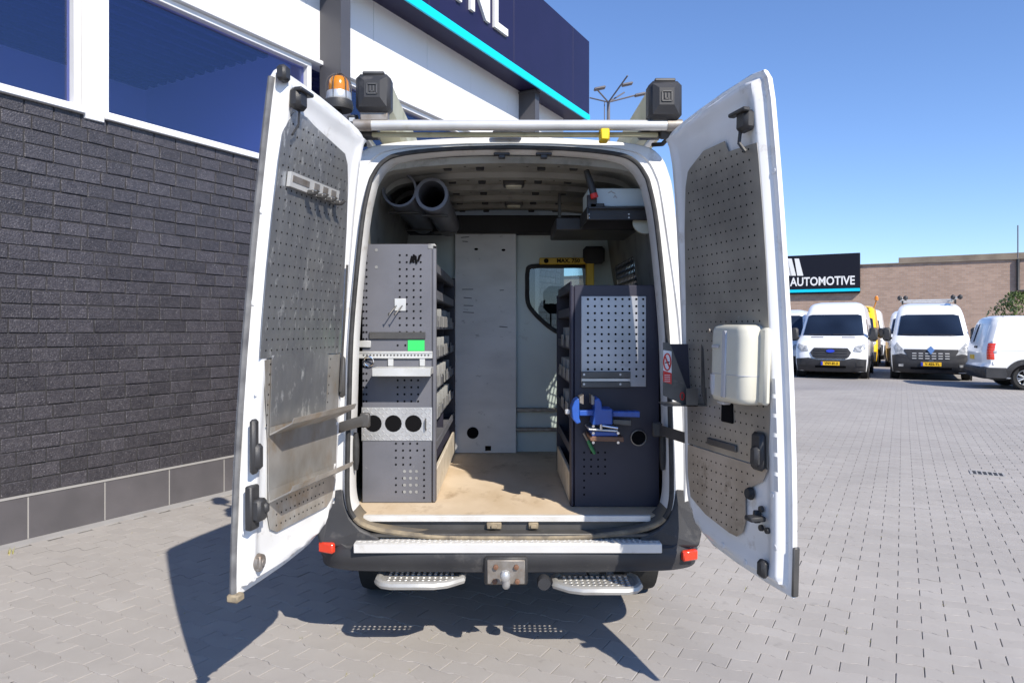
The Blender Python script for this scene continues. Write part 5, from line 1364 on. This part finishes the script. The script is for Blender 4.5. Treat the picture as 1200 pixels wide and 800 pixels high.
# cable on the left aisle
MB().tube([at(524, 415, .8), at(534, 421, .82), at(541, 432, .84), at(543, 444, .85)], .004, 6)

# ================================================================== PARKED VANS
def W(P, z): return interp(P, z)
def front_van(name, label, M, Wd, H, Lg, body, style, group=None, detail=True, roofrack=False):
    """van with its nose towards -y at the origin; widths and profile by height"""
    t = empty(name); t.matrix_basis = M; WM[t.name] = M
    hw = Wd / 2
    wz = [(.25, .95), (.5, .985), (.9, 1.0), (1.2, .985), (1.45, .955), (2.1, .865), (H - .18, .80), (H - .05, .70), (H, .55)]
    if style == 'blue_oval': yz = [(.25, .10), (.45, 0), (.62, -.02), (.80, .02), (1.05, .10), (1.22, .35), (1.40, .95), (2.05, 1.62), (2.2, 1.80), (H - .1, 2.25), (H, 2.9)]
    else: yz = [(.25, .12), (.40, .02), (.58, 0), (.80, .03), (1.12, .12), (1.30, .40), (1.42, .75), (2.12, 1.45), (2.28, 1.62), (H - .1, 2.1), (H, 2.8)]
    zs = [.25 + (H - .25) * k / 44 for k in range(45)]
    fs_ = [-1, -.985, -.94, -.85, -.7, -.45, -.2, 0, .2, .45, .7, .85, .94, .985, 1]
    def yf(x, z):
        w = hw * W(wz, z); f = max(-1, min(1, x / w)); return W(yz, z) + .10 * f * f + .16 * max(0, (abs(f) - .82) / .18) ** 2
    b = MB(); b.ring([[(hw * W(wz, z) * f, yf(hw * W(wz, z) * f, z), z) for f in fs_] for z in zs], closed=False)
    for sg in (-1, 1):
        b.ring([[(sg * hw * W(wz, z), yf(sg * hw * W(wz, z), z), z) for z in zs], [(sg * hw * W(wz, z), Lg, z) for z in zs]], closed=False)
    b.ring([[(hw * W(wz, H) * f, yf(hw * W(wz, H) * f, H), H) for f in fs_], [(hw * W(wz, H) * f, Lg, H) for f in fs_]], closed=False)
    b.add([(sg * hw * W(wz, z), Lg, z) for sg in (1,) for z in zs] + [(-hw * W(wz, z), Lg, z) for z in reversed(zs)], [list(range(2 * len(zs)))])
    b.build('body', body, t, smooth=50, matrix=M)
    def patch(name, P, m_, off=.012, parent=None, dens_=6):
        """outline in (x, z) laid on the nose"""
        Pd = []
        for (a, c) in zip(P, P[1:] + P[:1]):
            for k in range(dens_): Pd.append((a[0] + (c[0] - a[0]) * k / dens_, a[1] + (c[1] - a[1]) * k / dens_))
        cx, cz = sum(p[0] for p in Pd) / len(Pd), sum(p[1] for p in Pd) / len(Pd)
        lp = [[(cx + (x - cx) * s, yf(cx + (x - cx) * s, cz + (z - cz) * s) - off * (1 if k < 6 else 1), cz + (z - cz) * s) for x, z in Pd] for k, s in enumerate((1, .92, .8, .6, .35, .1))]
        rim = [(x, yf(x, z) + .02, z) for x, z in Pd]
        return MB().ring([rim] + lp, True, False, True).build(name, m_, parent or t, smooth=50, matrix=M)
    def mirror(P): return [(-x, z) for x, z in reversed(P)]
    if style == 'blue_oval':
        ws = [(-.86 * hw, 1.44), (-.77 * hw, 2.12), (-.66 * hw, 2.16), (.66 * hw, 2.16), (.77 * hw, 2.12), (.86 * hw, 1.44), (.5 * hw, 1.42), (-.5 * hw, 1.42)]
        patch('windscreen', ws, 'glass_dark', .02)
        patch('lower_bumper', [(-.94 * hw, .245), (-.97 * hw, .66), (-.6 * hw, .70), (-.5 * hw, .64), (.5 * hw, .64), (.6 * hw, .70), (.97 * hw, .66), (.94 * hw, .245)], 'bumper_plastic', .03)
        gp = patch('grille', [(-.50 * hw, .74), (-.56 * hw, .88), (-.46 * hw, 1.03), (.46 * hw, 1.03), (.56 * hw, .88), (.50 * hw, .74), (.40 * hw, .67), (-.40 * hw, .67)], 'black_plastic', .03)
        for z in (.76, .85, .94): patch('grille_bar', [(-.46 * hw, z), (-.46 * hw, z + .03), (.46 * hw, z + .03), (.46 * hw, z)], 'bumper_plastic', .05, gp)
        patch('emblem', [(.13 * math.cos(k * .524), .93 + .055 * math.sin(k * .524)) for k in range(12)], 'plate_blue', .07, gp, 1)
        for P in ([(.62 * hw, .93), (.66 * hw, 1.08), (.92 * hw, 1.16), (.95 * hw, 1.02), (.82 * hw, .90)],):
            patch('headlight', P, 'headlight', .02); patch('headlight', mirror(P), 'headlight', .02)
        patch('fog_lamp', [(.70 * hw, .44), (.70 * hw, .56), (.9 * hw, .56), (.9 * hw, .44)], 'black_plastic', .045); patch('fog_lamp', [(-.9 * hw, .44), (-.9 * hw, .56), (-.70 * hw, .56), (-.70 * hw, .44)], 'black_plastic', .045)
        patch('vent_slot', [(-.62 * hw, 1.36), (-.62 * hw, 1.385), (-.26 * hw, 1.385), (-.26 * hw, 1.36)], 'black_plastic', .012); patch('vent_slot', [(.26 * hw, 1.36), (.26 * hw, 1.385), (.62 * hw, 1.385), (.62 * hw, 1.36)], 'black_plastic', .012)
        patch('intake', [(-.42 * hw, .37), (-.42 * hw, .44), (.42 * hw, .44), (.42 * hw, .37)], 'hole', .042)
        pz = .52
    else:
        ws = [(-.83 * hw, 1.44), (-.74 * hw, 2.10), (-.60 * hw, 2.14), (.60 * hw, 2.14), (.74 * hw, 2.10), (.83 * hw, 1.44), (.5 * hw, 1.42), (-.5 * hw, 1.42)]
        patch('windscreen', ws, 'glass_dark', .02)
        patch('lower_bumper', [(-.94 * hw, .245), (-.97 * hw, .80), (-.74 * hw, .86), (-.56 * hw, .62), (.56 * hw, .62), (.74 * hw, .86), (.97 * hw, .80), (.94 * hw, .245)], 'bumper_plastic', .03)
        gp = patch('grille', [(-.66 * hw, 1.00), (.66 * hw, 1.00), (.66 * hw, .93), (.50 * hw, .66), (-.50 * hw, .66), (-.66 * hw, .93)], 'black_plastic', .035)
        for k, z in enumerate((.70, .78, .86)):
            for x in (-.40, -.24, .08, .24, -.08, .40): patch('grille_slat', [(x * hw - .07, z), (x * hw - .07, z + .022), (x * hw + .05, z + .022), (x * hw + .05, z)], 'tread_alu', .05, gp, 1)
        patch('emblem', [(0, .84), (-.10, .98), (0, 1.11), (.10, .98)], 'chrome', .08, gp, 2)
        P = [(.56 * hw, .74), (.62 * hw, .90), (.84 * hw, 1.22), (.93 * hw, 1.05), (.88 * hw, .88), (.74 * hw, .78)]
        patch('headlight', P, 'headlight', .025); patch('headlight', mirror(P), 'headlight', .025)
        patch('fog_lamp', [(.68 * hw, .44), (.68 * hw, .52), (.80 * hw, .52), (.80 * hw, .44)], 'headlight', .045); patch('fog_lamp', [(-.80 * hw, .44), (-.80 * hw, .52), (-.68 * hw, .52), (-.68 * hw, .44)], 'headlight', .045)
        patch('intake', [(-.5 * hw, .36), (-.5 * hw, .43), (.5 * hw, .43), (.5 * hw, .36)], 'hole', .042)
        pz = .53
    for x0, x1 in ((-.70 * hw, -.05 * hw), (.0, .62 * hw)):
        MB().tube([(x0, yf(x0, 1.47) - .035, 1.47), (x1, yf(x1, 1.455) - .035, 1.455)], .012, 5).build('wiper', 'black_plastic', t, matrix=M)
    pp = MB().box((0, yf(0, pz) - .05, pz), (.56, .02, .125), .004).build('number_plate', 'plate_yellow', t, matrix=M)
    MB().box((-.25, yf(0, pz) - .062, pz), (.06, .006, .115)).build('country_band', 'plate_blue', pp, smooth=0, matrix=M)
    text_obj('registration', {'blue_oval': 'VNV-81-S', 'diamond': 'V-455-TL'}[style], .115, 'hole', M @ Matrix.Translation((.035, yf(0, pz) - .0615, pz)) @ Matrix.Rotation(R(90), 4, 'X'), pp, .002, .002, width=.40)
    for sg in (-1, 1):
        m_ = MB(); x = sg * (hw * .97 + .16); m_.box((x, 1.05, 1.47), (.26, .16, .46), .06); m_.tube([(sg * hw * .93, 1.15, 1.34), (x, 1.12, 1.34)], .04, 6); mo = m_.build('mirror', 'black_plastic', t, matrix=M)
        MB().box((sg * (hw * .97 + .255), 1.06, 1.33), (.02, .10, .07), .01).build('indicator', 'headlight', mo, matrix=M)
        sw = MB(); zz = (1.40, 1.95)
        sw.add([(sg * (hw * W(wz, 1.40) + .006), 1.35, 1.40), (sg * (hw * W(wz, 1.40) + .006), 2.35, 1.40), (sg * (hw * W(wz, 1.98) + .006), 2.35, 1.98), (sg * (hw * W(wz, 1.98) + .006), 1.80, 1.98)], [(0, 1, 2, 3)]); sw.build('side_window', 'glass_dark', t, smooth=0, matrix=M)
        sd = MB(); sd.box((sg * (hw * 1.0 + .004), 2.9, .62), (.03, 3.0, .16), .01); sd.build('side_trim', 'bumper_plastic', t, matrix=M)
        for y in (.95, 4.3):
            Wm = M @ Matrix.Translation((sg * (hw - .13), y, .35)) @ Matrix.Rotation(R(90), 4, 'Y')
            w = MB(); w.lathe([(.20, -.12), (.31, -.13), (.35, -.09), (.35, .09), (.31, .13), (.20, .12)], Wm, 20, True, True); wo_ = w.build('wheel', 'tyre', t)
            MB().lathe([(.001, .135), (.10, .14), (.19, .125), (.205, .13)], Wm @ Matrix.Scale(sg, 4, (0, 0, 1)), 16).build('rim', 'steel_dull', wo_)
            arch = MB(); arch.lathe([(.36, -.02), (.42, -.015), (.42, .015), (.36, .02)], M @ Matrix.Translation((sg * (hw + .0), y, .35)) @ Matrix.Rotation(R(90), 4, 'Y'), 20); arch.build('wheel_arch', 'bumper_plastic', t)
    MB().box((0, Lg / 2, .30), (Wd * .8, Lg * .8, .2)).build('underbody', 'seat_dark', t, matrix=M)
    if roofrack:
        r_ = MB(); r_.tube([(-hw * .72, 2.5, H + .10), (hw * .72, 2.5, H + .10)], .025, 8); r_.tube([(-hw * .72, 4.5, H + .10), (hw * .72, 4.5, H + .10)], .025, 8)
        r_.box((-hw * .74, 3.4, H + .16), (.10, 2.6, .10), .02); r_.box((hw * .70, 3.4, H + .16), (.16, 2.6, .06), .02)
        ro = r_.build('roof_rack', 'alu_rail', t, matrix=M)
        k = MB()
        for x in (-.78, -.62, .62, .80): k.box((hw * x, 2.05, H + .17), (.14, .16, .17), .05)
        for x in (-.7, .7): k.box((hw * x, 2.5, H + .03), (.06, .08, .14), .01)
        k.build('rack_cap', 'black_plastic', ro, matrix=M)
    tag(t, label, 'van', group or 'vans parked in the yard')
    return t
def place(px, D, scale=1.0):
    X = CX + (px - VPX) * D / FPX
    return Matrix.Translation((X, D + CY, -.014)) @ RB @ Matrix.Scale(scale, 4)
front_van('parked_van', 'white van with dark grille and blue oval badge, nose towards us under the sign', place(973, 23.4), 2.20, 2.62, 5.6, 'van_white_clean', 'blue_oval')
front_van('parked_van', 'white van with roof rack and diamond badge, nose towards us in the yard', place(1091, 22.6), 2.26, 2.56, 5.6, 'van_white_clean', 'diamond', roofrack=True)
front_van('parked_van', 'white van mostly hidden behind the edge of the open right rear door', place(905, 25.5), 2.1, 2.4, 5.2, 'van_white_clean', 'blue_oval')
v = front_van('parked_van', 'yellow van with orange beacon behind the white van under the sign', place(996.5, 31), 2.1, 2.75, 5.6, 'van_yellow', 'blue_oval')
Mv = WM[v.name]; b = MB(); b.tube([(.85, 2.0, 2.6), (.95, 2.0, 2.95)], .03, 6); b.lathe([(.09, 0), (.09, .12), (.06, .2), (.001, .22)], Matrix.Translation((.95, 2, 2.95)), 12); b.build('beacon', 'amber', v, matrix=Mv)
front_van('parked_van', 'white van beyond the yellow one, its mirror showing beside it', place(1010, 38), 2.1, 2.75, 5.6, 'van_white_clean', 'diamond')
front_van('parked_van', 'white van behind the roof rack van, only its left side showing', place(1073, 30), 2.25, 2.5, 5.6, 'van_white_clean', 'diamond')

# compact van at the right edge, tail towards the left
cvM = None
def side_van():
    # local: tail at x = 0, nose towards +x; camera sees the side at y = -hw
    p = bat(1147, 440, y=14.2)
    e = at(1138, 440, 20.4 + CY); M = Matrix.Translation((e.x, e.y, -.014)) @ Matrix.Rotation(-A + R(9), 4, 'Z')
    t = empty('parked_van'); t.matrix_basis = M; WM[t.name] = M
    hw, H, Lg = .98, 2.02, 4.9
    wz = [(.30, .94), (.55, .99), (.9, 1.0), (1.25, .97), (1.75, .86), (H - .08, .78), (H - .02, .68), (H, .5)]
    xr_ = [(.30, .10), (.42, .0), (.62, 0), (.70, .06), (1.0, .05), (1.2, .08), (1.8, .25), (H - .06, .34), (H, .5)]
    zs = [.30 + (H - .30) * k / 40 for k in range(41)]
    fs_ = [-1, -.98, -.93, -.84, -.7, -.4, 0, .4, .7, .84, .93, .98, 1]
    def xf(y, z):
        f = max(-1, min(1, y / (hw * W(wz, z)))); return W(xr_, z) + .05 * f * f + .13 * max(0, (abs(f) - .80) / .20) ** 2
    b = MB(); b.ring([[(xf(hw * W(wz, z) * f, z), hw * W(wz, z) * f, z) for f in fs_] for z in zs], closed=False)
    def top(x): return 1.0 if x < 3.4 else interp([(3.4, 1), (4.0, .70), (4.9, .5)], x)
    xs = [.6, 1.2, 2.0, 2.8, 3.4, 3.7, 4.0, 4.5, 4.9]
    for sg in (-1, 1):
        b.ring([[(xf(sg * hw * W(wz, z), z), sg * hw * W(wz, z), z) for z in zs]] + [[(x, sg * hw * W(wz, z), .30 + (z - .30) * top(x)) for z in zs] for x in xs], closed=False)
    b.ring([[(xf(hw * W(wz, H) * f, H), hw * W(wz, H) * f, H) for f in fs_]] + [[(x, hw * W(wz, H) * f, .30 + (H - .30) * top(x)) for f in fs_] for x in xs], closed=False)
    b.build('body', 'van_white_clean', t, smooth=45, matrix=M)
    def sp(name, P, m_, off=.006, parent=None):     # patch on the side
        F = [(x, -(hw * W(wz, z) + off), z) for x, z in P]; G = [(x, y + .02 + off, z) for x, y, z in F]
        return MB().prism(F, G).build(name, m_, parent or t, smooth=0, matrix=M)
    def rp(name, P, m_, off=.01, parent=None):      # patch on the tail
        F = [(xf(y, z) - off, y, z) for y, z in P]; G = [(x + .05 + off, y, z) for x, y, z in F]
        return MB().prism(F, G).build(name, m_, parent or t, smooth=0, matrix=M)
    sp('rub_groove', [(.45, 1.06), (.45, 1.075), (3.0, 1.075), (3.0, 1.06)], 'smoke_plastic', .002)
    sp('sill_trim', [(1.6, .30), (1.6, .46), (3.3, .46), (3.3, .30)], 'bumper_plastic', .02)
    rb = MB(); rb.ring([[(xf(y, z) - o, y, z) for y in (-.95, -.88, -.7, -.3, .3, .7, .88, .95)] for z, o in ((.28, .0), (.32, .05), (.46, .07), (.58, .06), (.62, .0))], closed=False); rb.box((.36, -.965, .45), (.5, .06, .30), .02); rb.build('rear_bumper', 'bumper_plastic', t, matrix=M)
    tl = MB()
    for k in range(6):
        z0, z1 = .82 + k * .075, .82 + (k + 1) * .075 - .004
        lp = []
        for z in (z0, z1):
            w = hw * W(wz, z); lp.append([(xf(-w * .94, z) - .010, -w * .94, z), (xf(-w * .97, z) - .014, -w * .985, z), (xf(-w, z) + .03, -w - .012, z), (xf(-w, z) + .085, -w - .010, z)])
        tl.ring(lp, closed=False)
    tlo = tl.build('tail_lamp', 'red_lens', t, smooth=60, matrix=M)
    sp('reverse_band', [(.30, 1.0), (.30, 1.06), (.38, 1.06), (.38, 1.0)], 'headlight', .018, tlo)
    rp('rear_window', [(-.10, 1.28), (-.78, 1.28), (-.72, 1.76), (-.08, 1.80)], 'box_blue', .004); rp('rear_window', [(.10, 1.28), (.08, 1.80), (.72, 1.76), (.78, 1.28)], 'glass_dark', .004)  # near pane pale blue: a sky reflection put into its colour
    rp('door_handle', [(-.30, 1.12), (-.30, 1.18), (-.12, 1.18), (-.12, 1.12)], 'black_plastic', .03)
    pl_ = rp('number_plate', [(-.10, .80), (-.10, .92), (.30, .92), (.30, .80)], 'plate_yellow', .02)
    rp('badge', [(-.52, .99), (-.52, 1.02), (-.25, 1.02), (-.25, .99)], 'chrome', .006)
    hg = MB()
    for z in (.72, 1.30): hg.box((.30, -hw * W(wz, z) - .004, z), (.05, .03, .09), .01)
    hg.build('hinge', 'van_white_clean', t, matrix=M)
    for x in (1.05, 4.0):
        for sg in (-1, 1):
            Wm = M @ Matrix.Translation((x, sg * (hw - .12), .335)) @ Matrix.Rotation(R(-90 * sg), 4, 'X')
            w = MB(); w.lathe([(.21, -.11), (.30, -.12), (.335, -.09), (.335, .09), (.30, .12), (.21, .11)], Wm, 28, True, False); wo_ = w.build('wheel', 'tyre', t)
            rm = MB(); rm.lathe([(.205, .125), (.215, .115), (.205, .06), (.18, .05)], Wm, 24)
            for k in range(7):
                a = k * 2 * math.pi / 7; rm.box(Wm @ Vector((math.cos(a) * .12, math.sin(a) * .12, .10)), (.17, .045, .025), .006, (Wm.to_3x3() @ Matrix.Rotation(a, 3, 'Z')))
            rm.lathe([(.001, .12), (.04, .118), (.05, .10)], Wm, 12); rm.build('rim', 'alu_bright', wo_)
        # black arch on the visible side: a thick half ring
        arch = MB(); R0, R1 = .36, .50; lp0, lp1, lp2, lp3 = [], [], [], []
        for k in range(17):
            a = math.pi * k / 16; c_, s2 = math.cos(a), math.sin(a)
            for lp, r_, o in ((lp0, R0, .03), (lp1, R0, -.03), (lp2, R1, -.03), (lp3, R1, .02)):
                z = max(.30, .335 + s2 * r_); lp.append((x + c_ * r_, -(hw * W(wz, z)) + o, z))
        arch.ring([lp0, lp1, lp2, lp3], closed=False)
        arch.build('wheel_arch', 'bumper_plastic', t, smooth=0, matrix=M)
        dk_ = MB(); dk_.add([(x + math.cos(math.pi * k / 16) * .365, -(hw * W(wz, .335 + .36 * math.sin(math.pi * k / 16))) - .012, .335 + math.sin(math.pi * k / 16) * .365) for k in range(17)], [list(range(17))]); dk_.build('wheel_well', 'hole', t, smooth=0, matrix=M)
    MB().box((Lg / 2, 0, .32), (Lg * .85, 1.5, .16)).build('underbody', 'seat_dark', t, matrix=M)
    tag(t, 'white compact van at the right edge, tail to the left, alloy wheel', 'van', 'vans parked in the yard')
side_van()
